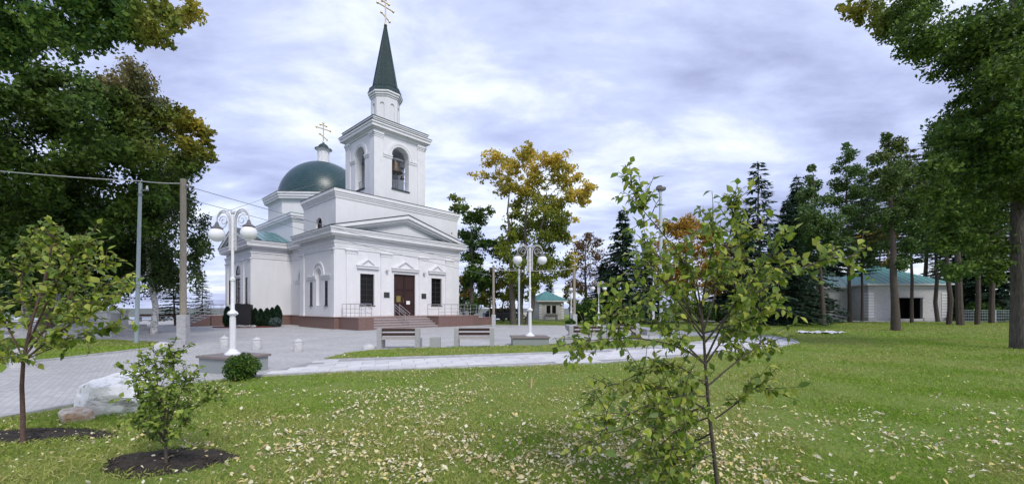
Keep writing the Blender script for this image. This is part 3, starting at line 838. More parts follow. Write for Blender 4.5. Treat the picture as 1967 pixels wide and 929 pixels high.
for a, lab in ((4.12, 'small dome lamp on the pilaster above the nearer plaque'), (7.72, 'small dome lamp on the pilaster above the farther plaque')):
    r = empty('wall_lamp', (0, 0, 0), 0, lab, 'wall lamp')
    r.matrix_world = Matrix.Translation((-12.96, 30, 0)) @ Matrix.Rotation(CH_ANG, 4, 'Z')
    q = MB(); fbox(q, front, a - .05, a + .05, 4.52, 4.62, .09, .14); q.build('bracket', M['lampgrey'], r)
    q = MB(); p = front.pt(a, 4.52, .26); q.lathe([(.13, 0), (.13, .03), (.11, .09), (.06, .14), (.02, .15)], p[0], p[1], 14, p[2]); q.build('lamp_shade', M['lampgrey'], r, True)
    q = MB(); q.sphere((p[0], p[1], p[2] - .005), .08, 12, 8, .6); q.build('lamp_glass', M['globe'], r, True)

# pediments
def pediment(F, a0, a1, z, rise, over, name='pediment'):
    ca_ = (a0 + a1) / 2
    q = MB(); fpoly(q, F, [(a0 + .5, z), (a1 - .5, z), (ca_, z + rise - .12)], -0.25, -0.02); ty = q.build(name, M['stucco'], church)
    sl_ = rise / (ca_ - a0)
    for th, o1, dz in ((.26, over, 0.0), (.46, over - .17, -.0), (.60, over - .34, 0)):
        q = MB()
        for s_ in (-1, 1):
            e = a0 if s_ < 0 else a1
            lp = [(e, z), (e - s_ * th / sl_ * 0.98, z), (ca_, z + rise - th), (ca_, z + rise)]
            if s_ < 0: lp = lp[:]
            else: lp = lp[::-1]
            fpoly(q, F, lp, -0.2, o1)
        q.build('raking_cornice', M['trim'], ty)
    q = MB(); fbox(q, F, a0 + .9, a1 - .9, z - .002, z + .10, -.01, .16); q.build('shade_strip', M['roof_edge'], ty)  # dark board standing in for the shadow line at the tympanum's foot
    q = MB()
    for s_ in (-1, 1):
        e = (a0 if s_ < 0 else a1) + s_ * .03
        lp = [(e, z + .004), (ca_, z + rise + .012), (ca_, z + rise + .075), (e, z + .05)]
        if s_ > 0: lp = lp[::-1]
        fpoly(q, F, lp, -0.6, over + .04)
    q.build('pediment_flashing', M['roof_edge'], ty)
    return ty
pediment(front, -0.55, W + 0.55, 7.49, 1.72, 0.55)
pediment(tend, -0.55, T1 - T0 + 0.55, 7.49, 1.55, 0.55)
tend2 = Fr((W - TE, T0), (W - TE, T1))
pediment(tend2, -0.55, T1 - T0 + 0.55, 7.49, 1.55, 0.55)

# roofs of transept arms, nave and east arm in green sheet with standing seams
def gable_roof(x0, x1, y0, y1, z, rise, axis):
    q = MB(); yc = (y0 + y1) / 2; xc = (x0 + x1) / 2
    if axis == 'x':
        q.add([(x0, y0, z), (x1, y0, z), (x1, yc, z + rise), (x0, yc, z + rise), (x0, y1, z), (x1, y1, z)], [(0, 1, 2, 3), (3, 2, 5, 4), (0, 3, 4), (1, 5, 2), (0, 4, 5, 1)])
    else:
        q.add([(x0, y0, z), (x0, y1, z), (xc, y1, z + rise), (xc, y0, z + rise), (x1, y0, z), (x1, y1, z)], [(0, 3, 2, 1), (3, 4, 5, 2), (0, 4, 3), (1, 2, 5), (0, 1, 5, 4)])
    rf = q.build('roof', M['roof_green'], church)
    n = int(((x1 - x0) if axis == 'x' else (y1 - y0)) / 0.55)
    for k in range(n + 1):
        for s_ in (0, 1):
            q = MB()
            if axis == 'x':
                x = x0 + .05 + (x1 - x0 - .1) * k / n; ye = y0 if s_ == 0 else y1
                a = Vector((x, ye, z + .015)); c = Vector((x, yc, z + rise + .015))
            else:
                y = y0 + .05 + (y1 - y0 - .1) * k / n; xe = x0 if s_ == 0 else x1
                a = Vector((xe, y, z + .015)); c = Vector((xc, y, z + rise + .015))
            q.tube([a, c], 0.022, 4); q.build('seam', M['roof_green'], rf)
    return rf
gable_roof(TE + .05, 1.2, T0 - .5, T1 + .5, 7.49, 1.55, 'x')
gable_roof(W - 1.2, W - TE - .05, T0 - .5, T1 + .5, 7.49, 1.55, 'x')
gable_roof(NI - .4, W - NI + .4, 6.3, 11.1, 7.495, 1.2, 'y')
gable_roof(NI - .4, W - NI + .4, 20.6, 25.4, 7.495, 1.6, 'y')

# attic storey above the west part
AT = [(0.10, 0.10), (W - .10, 0.10), (W - .10, 6.05), (0.10, 6.05)]
q = MB()
for i in range(4):
    F = Fr(AT[i], AT[(i + 1) % 4])
    wall(q, F, rect(0, F.len, 7.4, 9.85), [arch(6.05 - 3.05, 0.58, 7.42, 8.05)] if i == 3 else [], 0.22)
attic = q.build('attic', M['stucco'], church)
aside = Fr(AT[3], AT[0])
window(aside, 3.0 - .57, 3.0 + .57, 7.5, 8.62, (1, 0), arched=True, parent=attic)
ringband('cornice', AT, [(9.72, 9.86, 0.05), (9.863, 9.98, 0.09), (9.983, 10.12, 0.14), (10.123, 10.36, 0.20)], M['trim'], attic)
band('flashing', AT, [(10.362, 10.40, 0.225)], M['roof_edge'], attic)
q = MB(); q.sphere((front.pt(11.0, 8.5, -.08)), .06, 8, 6); q.build('wall_hook', M['frame_dark'], attic)

# crossing block, octagonal drum, dome
CR = [(1.0, 11.0), (W - 1.0, 11.0), (W - 1.0, 20.8), (1.0, 20.8)]
q = MB(); q.prism(CR, 7.0, 9.85); crossing = q.build('crossing_block', M['stucco'], church)
ringband('cornice', CR, [(9.62, 9.76, 0.06), (9.763, 9.9, 0.12), (9.903, 10.12, 0.22), (10.123, 10.36, 0.28)], M['trim'], crossing)
q = MB(); q.prism(offset(CR, .30), 10.362, 10.40); q.frustum(offset(CR, .30), 10.402, offset(CR, -1.6), 10.62); q.build('block_roof', M['roof_green'], crossing)
DC = (CX, 15.9)
q = MB(); q.prism(octa(*DC, 4.85), 10.2, 12.3); drum = q.build('drum', M['stucco'], church)
ringband('cornice', octa(*DC, 4.85), [(12.10, 12.22, 0.10), (12.223, 12.42, 0.34), (12.423, 12.66, 0.42), (12.663, 12.84, 0.50)], M['trim'], drum, o_in=-0.4)
band('flashing', octa(*DC, 4.85), [(12.842, 12.88, 0.53)], M['roof_edge'], drum)
def uv_cyl(o, cx, cy, rad, vscale=1.0, seam=True):
    me = o.data; uvl = me.uv_layers.new(name='uv')
    for p in me.polygons:
        angs = [math.atan2(me.vertices[me.loops[l].vertex_index].co.y - cy, me.vertices[me.loops[l].vertex_index].co.x - cx) for l in p.loop_indices]
        if max(angs) - min(angs) > math.pi: angs = [a + 2 * math.pi if a < 0 else a for a in angs]
        for l, a in zip(p.loop_indices, angs):
            co = me.vertices[me.loops[l].vertex_index].co
            uvl.data[l].uv = (a * rad, co.z * vscale)
DR = 4.45
prof = [(DR + .12, 12.86), (DR + .02, 12.98)] + [(DR * math.cos(t_ * math.pi / 2 / 18), 12.98 + DR * math.sin(t_ * math.pi / 2 / 18)) for t_ in range(1, 18)] + [(0.35, 12.98 + DR)]
dome = MB().lathe(prof, *DC, 64).build('dome', M['dome_tile'], church, True, 50)
me = dome.data; uvl = me.uv_layers.new(name='uv')
for p in me.polygons:
    angs = []; 
    for l in p.loop_indices:
        co = me.vertices[me.loops[l].vertex_index].co; angs.append(math.atan2(co.y - DC[1], co.x - DC[0]))
    if max(angs) - min(angs) > math.pi: angs = [a + 2 * math.pi if a < 0 else a for a in angs]
    for l, a in zip(p.loop_indices, angs):
        co = me.vertices[me.loops[l].vertex_index].co
        el = math.asin(max(0, min(1, (co.z - 12.98) / DR)))
        uvl.data[l].uv = (a * 3.6, el * DR)

def cross(name, base, h, w, parent):
    """eight-pointed cross in the plane of the front wall"""
    q = MB(); x, y, z = base; th = h * 0.028
    def bar(p, r): q.tube(p, r, 8)
    bar([(x, y, z), (x, y, z + h)], th)
    zs = ((z + h * .88, w * .22, 0.0), (z + h * .70, w * .5, 0.0), (z + h * .30, w * .26, -0.10 * h))
    for zz_, hw, tilt in zs:
        bar([(x - hw, y, zz_ - tilt), (x + hw, y, zz_ + tilt)], th * .85)
        for s_ in (-1, 1):
            q.sphere((x + s_ * hw, y, zz_ + s_ * tilt), th * 1.9, 8, 6)
    q.sphere((x, y, z + h), th * 1.9, 8, 6)
    q.sphere((x, y, z + .02), h * .055, 12, 8)
    return q.build(name, M['gold'], parent, True)
# lantern on the dome
LZ = 12.98 + DR - .06
q = MB(); q.lathe([(.74, 0), (.74, .12), (.66, .18), (.60, .2), (.60, 1.30), (.64, 1.34), (.66, 1.42), (.84, 1.50), (.86, 1.56)], *DC, 8, LZ, math.pi / 8)
lantern = q.build('lantern', M['trim'], dome)
lw = octa(*DC, .60 * math.cos(math.pi / 8))
for k in range(8):
    F = Fr(lw[k], lw[(k + 1) % 8])
    q = MB(); c = F.len / 2; archband(q, F, c, 1.0 + LZ, .10, .145, -.01, .03, 8); fbox(q, F, c - .145, c - .10, LZ + .35, LZ + 1.0, -.01, .03); fbox(q, F, c + .10, c + .145, LZ + .35, LZ + 1.0, -.01, .03)
    fbox(q, F, c - .16, c + .16, LZ + .28, LZ + .347, -.01, .04)
    q.build('lantern_niche', M['trim'], dome)
q = MB(); q.lathe([(.90, 1.56), (.88, 1.60), (.62, 1.64), (.56, 1.78), (.46, 1.98), (.30, 2.12), (.14, 2.20), (.10, 2.30), (.04, 2.34)], *DC, 24, LZ); o = q.build('lantern_dome', M['spire_tile'], dome, True); uv_cyl(o, *DC, .5)
cross('cross', (DC[0], DC[1], LZ + 2.32), 2.15, 1.5, dome)

# bell tower
TC = (CX, 3.05); TH = 2.4
TP = [(TC[0] - TH, TC[1] - TH), (TC[0] + TH, TC[1] - TH), (TC[0] + TH, TC[1] + TH), (TC[0] - TH, TC[1] + TH)]
q = MB(); OPH = 0.82; OPB = 11.55; OPS = 14.3
for i in range(4):
    F = Fr(TP[i], TP[(i + 1) % 4]); wall(q, F, rect(0, F.len, 10.3, 16.1), [arch(F.len / 2, OPH, OPB, OPS, 18)], 0.6, back=True)
q.box(TP[0][0] + .55, TP[1][0] - .55, TP[0][1] + .55, TP[2][1] - .55, 11.3, 11.5)
q.box(TP[0][0] + .05, TP[1][0] - .05, TP[0][1] + .05, TP[2][1] - .05, 15.95, 16.1)
tower = q.build('bell_tower', M['stucco'], church)
for i in range(4):
    F = Fr(TP[i], TP[(i + 1) % 4]); c = F.len / 2
    q = MB(); archband(q, F, c, OPS, OPH + .04, OPH + .20, -.01, .05, 20); archband(q, F, c, OPS, OPH + .20, OPH + .40, -.01, .085, 20); q.build('arch_moulding', M['trim'], tower)
    for s_ in (-1, 1):
        q = MB(); a, b_ = sorted((c + s_ * (OPH - .03), c + s_ * (TH - .76)))
        fbox(q, F, a, b_, OPS - .32, OPS - .16, -.1, .05); fbox(q, F, a - .0, b_, OPS - .157, OPS - .02, -.1, .095); q.build('impost_band', M['trim'], tower)
    for a0, a1 in ((0.0, .74), (F.len - .74, F.len)):
        q = MB(); e0 = 0.07 if a0 == 0 else 0; e1 = 0 if a0 == 0 else -.004
        fbox(q, F, a0 - e0, a1 + e1, 10.42, 15.86, -.02, .07)
        for z0, z1, pr in ((15.42, 15.50, .10), (15.56, 15.68, .12), (15.683, 15.855, .17)):
            fbox(q, F, a0 - (pr if a0 == 0 else .03), a1 + (.03 if a0 == 0 else pr - .003), z0, z1, -.01, pr)
        q.build('pilaster', M['trim'], tower)
    # belfry railing: iron scrollwork in the opening
    q = MB(); q.tube([F.pt(c - OPH, 12.35, -.3), F.pt(c + OPH, 12.35, -.3)], .025, 5); q.tube([F.pt(c - OPH, 11.62, -.3), F.pt(c + OPH, 11.62, -.3)], .02, 5)
    for k in range(7):
        a = c - OPH + 2 * OPH * (k + .5) / 7
        q.tube([F.pt(a, 11.6, -.3), F.pt(a, 12.35, -.3)], .014, 4)
    for k in range(3):
        a = c - OPH + 2 * OPH * (k + .5) / 3
        q.tube([F.pt(a + .2 * math.cos(t_ * .52), 12.0 + .24 * math.sin(t_ * .52), -.3) for t_ in range(13)], .016, 4)
    q.build('belfry_railing', M['iron'], tower)
    q = MB(); fbox(q, F, c - OPH - .06, c + OPH + .06, OPB - .08, OPB - .004, -.3, .10); q.build('belfry_sill', M['roof_edge'], tower)
ringband('cornice', TP, [(15.86, 16.0, 0.10), (16.003, 16.10, 0.20), (16.103, 16.34, 0.42), (16.343, 16.48, 0.50)], M['trim'], tower)
ringband('flashing', TP, [(16.482, 16.52, 0.53)], M['roof_edge'], tower)
band('blocking_course', TP, [(16.45, 16.80, 0.22), (16.803, 16.92, 0.28)], M['trim'], tower)
band('tower_roof', TP, [(16.922, 16.96, 0.32)], M['roof_edge'], tower)
# spire drum and spire
SD = 1.14
q = MB(); so = octa(*TC, SD)
for i in range(8):
    F = Fr(so[i], so[(i + 1) % 8]); wall(q, F, rect(0, F.len, 16.9, 19.95), [arch(F.len / 2, .19, 17.6, 19.1, 8)], 0.09)
    fpoly(q, F, arch(F.len / 2, .21, 17.58, 19.1, 8), -.13, -.085)
spire_base = q.build('spire_drum', M['stucco'], church)
ringband('cornice', so, [(19.78, 19.92, .06), (19.923, 20.10, .15), (20.103, 20.26, .24)], M['trim'], spire_base)
q = MB()
q.prism(octa(*TC, SD + .27), 20.262, 20.31); q.frustum(octa(*TC, SD + .25), 20.31, octa(*TC, SD + .12), 20.70); q.prism(octa(*TC, SD + .14), 20.702, 20.74)
q.frustum(octa(*TC, SD - .10), 20.74, octa(*TC, 0.07), 26.6)
spire = q.build('spire', M['spire_tile'], church); uv_cyl(spire, *TC, .7)
so1, so2 = octa(*TC, SD - .09), octa(*TC, .08)
for k in range(8):
    q = MB(); q.tube([(*so1[k], 20.75), (*so2[k], 26.6)], .03, 4); o = q.build('spire_ridge', M['spire_tile'], spire); uv_cyl(o, *TC, .7)
q = MB(); q.lathe([(.13, 0), (.15, .1), (.08, .2)], *TC, 12, 26.5); q.build('spire_tip', M['roof_edge'], spire, True)
cross('cross', (TC[0], TC[1], 26.7), 2.2, 1.55, spire)
# bells hang in the tower
def bell(loc, r, lab):
    e = empty('bell', (0, 0, 0), 0, lab, 'bell', 'bells in the tower')
    e.matrix_world = Matrix.Translation((-12.96, 30, 0)) @ Matrix.Rotation(CH_ANG, 4, 'Z') @ Matrix.Translation(loc)
    q = MB(); q.lathe([(r, 0), (r * .97, .05 * r), (r * .82, .35 * r), (r * .66, .8 * r), (r * .58, 1.2 * r), (r * .5, 1.4 * r), (r * .2, 1.5 * r), (r * .1, 1.52 * r)], 0, 0, 24); q.build('bell_body', M['bronze'], e, True)
    q = MB(); q.tube([(0, 0, 1.0 * r), (0, 0, -.15 * r)], .025 * (1 + r), 6); q.sphere((0, 0, -.15 * r), .11 * r, 8, 6); q.build('clapper', M['iron'], e)
    q = MB(); q.tube([(0, 0, 1.45 * r), (0, 0, 1.8 * r)], .05, 6); q.build('crown', M['iron'], e)
q = MB()
for y in (1.35, 3.05, 4.6): q.tube([(TC[0] - 1.85, y, 14.35), (TC[0] + 1.85, y, 14.35)], .09, 6)
q.build('bell_beam', M['iron'], tower)
bell((TC[0] - .05, 1.35, 13.15), .62, 'large bronze bell hanging in the front arch of the tower')
bell((TC[0] - 1.5, 3.05, 13.45), .42, 'bronze bell hanging in the side arch of the tower')
bell((TC[0] + .62, 1.35, 12.75), .2, 'smallest dark bell hanging low beside the large bell')
bell((TC[0] + .3, 4.6, 13.3), .45, 'bronze bell at the back of the belfry behind the large bell')

# porch platform of red granite with steps
porch = MB()
porch.box(0.27, 11.5, -1.5, -0.12, -0.1, PZ - .04)
porch.box(0.27, 1.41, -3.0, -1.5, -0.1, PZ - .04); porch.box(7.1, 11.5, -3.0, -1.5, -0.1, PZ - .04)
pobj = porch.build('porch_platform', M['granite_red'], church)
q = MB(); q.box(.22, 11.55, -1.5, -.155, PZ - .038, PZ); q.box(.22, 1.45, -3.05, -1.503, PZ - .038, PZ); q.box(7.06, 11.55, -3.05, -1.503, PZ - .038, PZ); q.build('platform_coping', M['granite_cap'], pobj)
Fp = Fr((.27, -.12), (.27, -3.0)); panels(Fp, 0, 2.88, .02, PZ - .05, pobj, .6)
Fp = Fr((.27, -3.0), (1.41, -3.0)); panels(Fp, 0, 1.14, .02, PZ - .05, pobj, .57)
Fp = Fr((7.1, -3.0), (11.5, -3.0)); panels(Fp, 0, 4.4, .02, PZ - .05, pobj, .6)
for k in range(4):
    y1 = -1.5 - .36 * k; z = PZ - .18 * (k + 1)
    q = MB(); q.box(1.412, 7.098, y1 - .36, y1 + .02 if k else y1 - .002, -0.08, z - .04); st = q.build('step', M['step'], pobj)
    q = MB(); q.box(1.414, 7.096, y1 - .385, y1 - .003, z - .038, z); bevelled(q.build('tread', M['steptread'], st), .008)
q = MB(); q.box(1.414, 7.096, -1.52, -1.499, PZ - .22, PZ - .045); q.build('riser', M['step'], pobj)
# ramp block at the far end
q = MB(); q.box(11.503, 13.1, -3.0, -1.35, -0.1, .66); ramp = q.build('ramp', M['granite_red'], church)
q = MB(); q.box(11.553, 13.15, -3.05, -1.3, .662, .70); q.build('ramp_coping', M['granite_cap'], ramp)
q = MB(); q.add([(11.505, -1.35, .66), (13.1, -1.35, .66), (13.1, 5.5, -.02), (11.505, 5.5, -.02), (11.505, -1.35, -.1), (13.1, -1.35, -.1)], [(0, 1, 2, 3), (0, 3, 4), (1, 5, 2)]); q.build('ramp_slope', M['step'], ramp)

def railing(pts, posts, parent, rails=(0.95, 0.55), name='railing', rr=.024):
    """pts: floor polyline of the handrail; posts at those floor points"""
    q = MB()
    for h in rails: q.tube([(p[0], p[1], p[2] + h) for p in pts], rr if h == rails[0] else rr * .6, 6)
    r = q.build(name, M['steel'], parent)
    for p in posts:
        q = MB(); q.tube([(p[0], p[1], p[2] - .01), (p[0], p[1], p[2] + rails[0])], rr * .8, 6); q.build('post', M['steel'], r)
    return r
def along(a, b_, n): return [tuple(Vector(a).lerp(Vector(b_), k / (n - 1))) for k in range(n)]
railing([(.4, -.3, PZ), (.4, -2.88, PZ), (1.30, -2.88, PZ)], along((.4, -.3, PZ), (.4, -2.88, PZ), 5) + along((.85, -2.88, PZ), (1.30, -2.88, PZ), 2), church, (0.95, 0.6, 0.3))
railing([(1.30, -1.4, PZ), (1.30, -3.02, PZ - .35)], [(1.30, -1.4, PZ)], church)
railing([(7.2, -1.4, PZ), (7.2, -2.9, PZ)], [(7.2, -1.4, PZ), (7.2, -2.9, PZ)], church)
railing([(7.2, -2.88, PZ), (11.4, -2.88, PZ), (11.4, -.6, PZ)], along((7.8, -2.88, PZ), (11.4, -2.88, PZ), 6) + along((11.4, -1.7, PZ), (11.4, -.6, PZ), 2), church, (0.95, 0.6, 0.3))
railing([(11.6, -2.9, .70), (13.0, -2.9, .70), (13.0, -1.4, .68), (13.0, 5.0, 0.05)], [(11.6, -2.9, .7), (13.0, -2.9, .70), (13.0, -1.4, .68), (13.0, 1.5, .38), (13.0, 5.0, .03)], church, (.9, .6))
r = railing([(4.05, -1.45, PZ), (4.05, -2.95, PZ - .72)], [(4.05, -1.45, PZ), (4.05, -2.9, PZ - .72)], church, (.95, .75, .5))
railing([(4.45, -1.45, PZ), (4.45, -2.95, PZ - .72)], [(4.45, -1.45, PZ), (4.45, -2.9, PZ - .72)], church, (.95, .75, .5))

# side porch at the transept end
q = MB(); q.box(TE - 2.6, TE - .12, T0 + 1.6, T1 - .3, -0.1, PZ - .04); sp = q.build('side_platform', M['granite_red'], church)
q = MB(); q.box(TE - 2.65, TE - .16, T0 + 1.55, T1 - .25, PZ - .038, PZ); q.build('platform_coping', M['granite_cap'], sp)
Fp = Fr((TE - 2.6, T0 + 1.6), (TE - .12, T0 + 1.6)); panels(Fp, 0, 2.48, .02, PZ - .05, sp, .6)
for k in range(4):
    x1 = TE - 2.65 - .34 * k; z = PZ - .18 * (k + 1)
    q = MB(); q.box(x1 - .34, x1 - .002, T0 + 2.0, T1 - .7, -.08, z - .04); st = q.build('step', M['step'], sp)
    q = MB(); q.box(x1 - .36, x1 - .003, T0 + 1.98, T1 - .68, z - .038, z); q.build('tread', M['steptread'], st)
q = MB(); fb = [(TE - 2.65, PZ - .04), (TE - 2.65, -.1), (TE - 4.1, -.1), (TE - 4.1, .12)]
for y in (T0 + 1.62, T1 - .66):
    q.add([(x, y, z) for x, z in fb] + [(x, y + .32, z) for x, z in fb], [(0, 1, 2, 3), (7, 6, 5, 4), (0, 3, 7, 4), (3, 2, 6, 7)])
q.build('stair_cheek', M['granite_red'], sp)
y = T0 + 1.75
railing([(TE - .3, y, PZ), (TE - 2.6, y, PZ), (TE - 4.1, y, .1)], along((TE - .4, y, PZ), (TE - 2.6, y, PZ), 4) + [(TE - 4.05, y, .1)], church, (.95, .65, .35))
y = T1 - .5
railing([(TE - .3, y, PZ), (TE - 2.6, y, PZ), (TE - 4.1, y, .1)], along((TE - .4, y, PZ), (TE - 2.6, y, PZ), 4) + [(TE - 4.05, y, .1)], church, (.95, .65, .35))

# ------------------------------------------------------------------ low buildings
def brick_mat(name, c1, c2, mortar, bw, bh):
    m, nt, b = new_mat(name)
    t = nt.nodes.new('ShaderNodeTexCoord'); sp_ = nt.nodes.new('ShaderNodeSeparateXYZ'); nt.links.new(t.outputs['Object'], sp_.inputs[0])
    ad = nt.nodes.new('ShaderNodeMath'); ad.operation = 'ADD'; nt.links.new(sp_.outputs['X'], ad.inputs[0]); nt.links.new(sp_.outputs['Y'], ad.inputs[1])
    cb = nt.nodes.new('ShaderNodeCombineXYZ'); nt.links.new(ad.outputs[0], cb.inputs[0]); nt.links.new(sp_.outputs['Z'], cb.inputs[1])
    br = nt.nodes.new('ShaderNodeTexBrick'); br.inputs['Scale'].default_value = 1; br.inputs['Brick Width'].default_value = bw; br.inputs['Row Height'].default_value = bh; br.inputs['Mortar Size'].default_value = .012
    br.inputs['Color1'].default_value = (*c1, 1); br.inputs['Color2'].default_value = (*c2, 1); br.inputs['Mortar'].default_value = (*mortar, 1)
    nt.links.new(cb.outputs[0], br.inputs['Vector']); nt.links.new(br.outputs['Color'], b.inputs['Base Color']); b.inputs['Roughness'].default_value = .9
    return m
M['brickwall'] = brick_mat('pale_silicate_brick', (0.56, 0.55, 0.55), (0.44, 0.43, 0.43), (0.36, 0.36, 0.36), .25, .085)
def hip_roof(par, x0, x1, y0, y1, z, h, ov, matr, seam=0.6):
    x0 -= ov; x1 += ov; y0 -= ov; y1 += ov
    w, l = x1 - x0, y1 - y0; q = MB()
    if w > l: r0, r1 = (x0 + l / 2, (y0 + y1) / 2, z + h), (x1 - l / 2, (y0 + y1) / 2, z + h)
    else: r0, r1 = ((x0 + x1) / 2, y0 + w / 2, z + h), ((x0 + x1) / 2, y1 - w / 2, z + h)
    c = [(x0, y0, z), (x1, y0, z), (x1, y1, z), (x0, y1, z)]
    if w > l: q.add(c + [r0, r1], [(0, 1, 5, 4), (1, 2, 5), (2, 3, 4, 5), (3, 0, 4), (3, 2, 1, 0)])
    else: q.add(c + [r0, r1], [(0, 1, 4), (1, 2, 5, 4), (2, 3, 5), (3, 0, 4, 5), (3, 2, 1, 0)])
    rf = q.build('roof', matr, par)
    q = MB(); q.box(x0 + .02, x1 - .02, y0 + .02, y1 - .02, z - .16, z - .01); q.build('eaves', M['quoin'], rf)
    def sms(a, b_, ra, rb):
        a, b_, ra, rb = map(Vector, (a, b_, ra, rb)); L = (b_ - a).length; n = int(L / seam)
        for k in range(1, n):
            p = a.lerp(b_, k / n); d = (b_ - a).normalized()
            ta, tb = (ra - a).dot(d), (rb - a).dot(d); s_ = (p - a).dot(d)
            if s_ < ta: f = s_ / max(ta, 1e-6); e = a.lerp(ra, f)
            elif s_ > tb: f = (L - s_) / max(L - tb, 1e-6); e = b_.lerp(rb, f)
            else: e = ra + d * (s_ - ta)
            q = MB(); q.tube([p + Vector((0, 0, .02)), e + Vector((0, 0, .02))], .022, 4); q.build('seam', matr, rf)
    if w > l: sms(c[0], c[1], r0, r1); sms(c[1], c[2], r1, r1); sms(c[3], c[0], r0, r0)
    else: sms(c[0], c[1], r0, r0); sms(c[3], c[0], r1, r0)
    return rf
def quoins(par, F, at, z0, z1, w=.38, flip=False):
    n = int((z1 - z0) / .34)
    for k in range(n):
        q = MB(); ww = w if k % 2 == 0 else w * 1.0
        a0, a1 = (at, at + ww) if not flip else (at - ww, at)
        fbox(q, F, a0, a1, z0 + k * .34, z0 + k * .34 + .24, -.01, .05); q.build('quoin', M['quoin'], par)
# gate cottage
d0 = 54.0
cot = empty('cottage', (X(1083, d0), d0, 0), R(20), 'small pale brick cottage with a pale green hipped roof behind the poplars', 'cottage')
CW, CD, CHH = 3.55, 3.2, 2.35
cp = [(-CW, 0), (0, 0), (0, CD), (-CW, CD)]
q = MB(); cf = Fr(cp[0], cp[1]); cs_ = Fr(cp[1], cp[2])
hl = [rect(1.05, 1.62, .8, 1.85), rect(1.85, 2.42, .8, 1.85)]
wall(q, cf, rect(0, CW, .0, CHH), hl, .15); wall(q, cs_, rect(0, CD, 0, CHH), [rect(.9, 1.5, .8, 1.85)], .15)
for i in (2, 3): F = Fr(cp[i], cp[(i + 1) % 4]); wall(q, F, rect(0, F.len, 0, CHH), [], .1)
q.build('wall', M['brickwall'], cot)
for a0, a1 in ((1.05, 1.62), (1.85, 2.42)): window(cf, a0, a1, .8, 1.85, (1, 0), .12, parent=cot)
window(cs_, .9, 1.5, .8, 1.85, (1, 0), .12, parent=cot)
quoins(cot, cf, 0, .1, 2.2); quoins(cot, cf, CW, .1, 2.2, flip=True); quoins(cot, cs_, 0.06, .1, 2.2)
hip_roof(cot, -CW, 0, 0, CD, CHH + .15, 1.25, .45, M['roof_pale'], .4)
q = MB(); fbox(q, cf, CW - .5, CW - .25, 1.95, 2.2, 0, .2); q.build('floodlight', M['lampwhite'], cot)

# long low building on the right with a garage opening in its projecting wing
d0 = 49.0
gar = empty('garage_building', (X(1668, d0), d0, 0), R(-3), 'low pale brick building with green hipped roof and a dark open garage bay', 'building')
GW, GH = 8.9, 4.3
gp = [(0, 0), (GW, 0), (GW, 9), (0, 9)]
q = MB(); gf_ = Fr(gp[0], gp[1])
wall(q, gf_, rect(0, GW, -.02, GH), [rect(3.2, 6.2, .25, 2.75)], .35)
for i in (1, 2, 3): F = Fr(gp[i], gp[(i + 1) % 4]); wall(q, F, rect(0, F.len, -.02, GH), [], .1)
fpoly(q, Fr((-14, 3), (0, 3)), rect(0, 14, -.02, GH - .25), -.4, 0)
q.build('wall', M['brickwall'], gar)
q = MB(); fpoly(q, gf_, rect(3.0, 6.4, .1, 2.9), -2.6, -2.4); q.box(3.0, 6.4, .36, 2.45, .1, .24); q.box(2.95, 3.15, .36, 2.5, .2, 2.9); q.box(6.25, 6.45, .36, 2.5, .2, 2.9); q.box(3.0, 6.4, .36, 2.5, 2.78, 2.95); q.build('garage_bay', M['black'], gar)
q = MB(); fbox(q, gf_, 3.0, 6.4, 2.75, 2.95, 0, .05); q.build('lintel', M['conc'], gar)
quoins(gar, gf_, 0, .4, 3.7, .6); quoins(gar, gf_, GW, .4, 3.7, .6, True); lw_ = Fr((0, 9), (0, 0)); quoins(gar, lw_, 9 - .06, .4, 3.7, .6, True)
q = MB(); fbox(q, gf_, -.05, 3.1, -.05, .38, -.01, .08); fbox(q, gf_, 6.3, GW + .05, -.05, .38, -.01, .08); q.build('plinth', M['conc'], gar)
wf = Fr((-14, 3), (0, 3))
quoins(gar, wf, 0.05, .4, 3.5, .6)
for a in (2.5, 5.5, 8.5, 11.3):
    q = MB(); fbox(q, wf, a, a + .9, 1.2, 2.6, -.01, .03); w_ = q.build('window', M['frame_dark'], gar)
    q = MB(); fbox(q, wf, a + .07, a + .83, 1.27, 2.53, .03, .036); q.build('pane', M['glass'], w_)
hip_roof(gar, 0, GW, 0, 9, GH + .1, 2.6, .55, M['roof_pale'], .7)
hip_roof(gar, -15, 1.0, 3, 10, GH - .1, 3.1, .5, M['roof_green'], .9)
# second far pale building edge seen between the trunks
# wire fence at the far right
fen = empty('mesh_fence', (X(1845, 44), 44, 0), R(-2), 'low grey mesh fence behind the pine trunks', 'fence')
for k in range(8):
    q = MB(); q.box(k * 1.8 - .04, k * 1.8 + .04, -.04, .04, -.1, 1.35); q.build('fence_post', M['pole_steel'], fen)
for k in range(7):
    q = MB(); z = [.15, .45, .75, 1.05, 1.3]
    for zz_ in z: q.tube([(k * 1.8 + .04, 0, zz_), (k * 1.8 + 1.76, 0, zz_)], .018, 4)
    for j in range(10): q.tube([(k * 1.8 + .1 + j * .18, 0, .12), (k * 1.8 + .1 + j * .18, 0, 1.32)], .012, 4)
    q.build('mesh_panel', M['pole_steel'], fen)

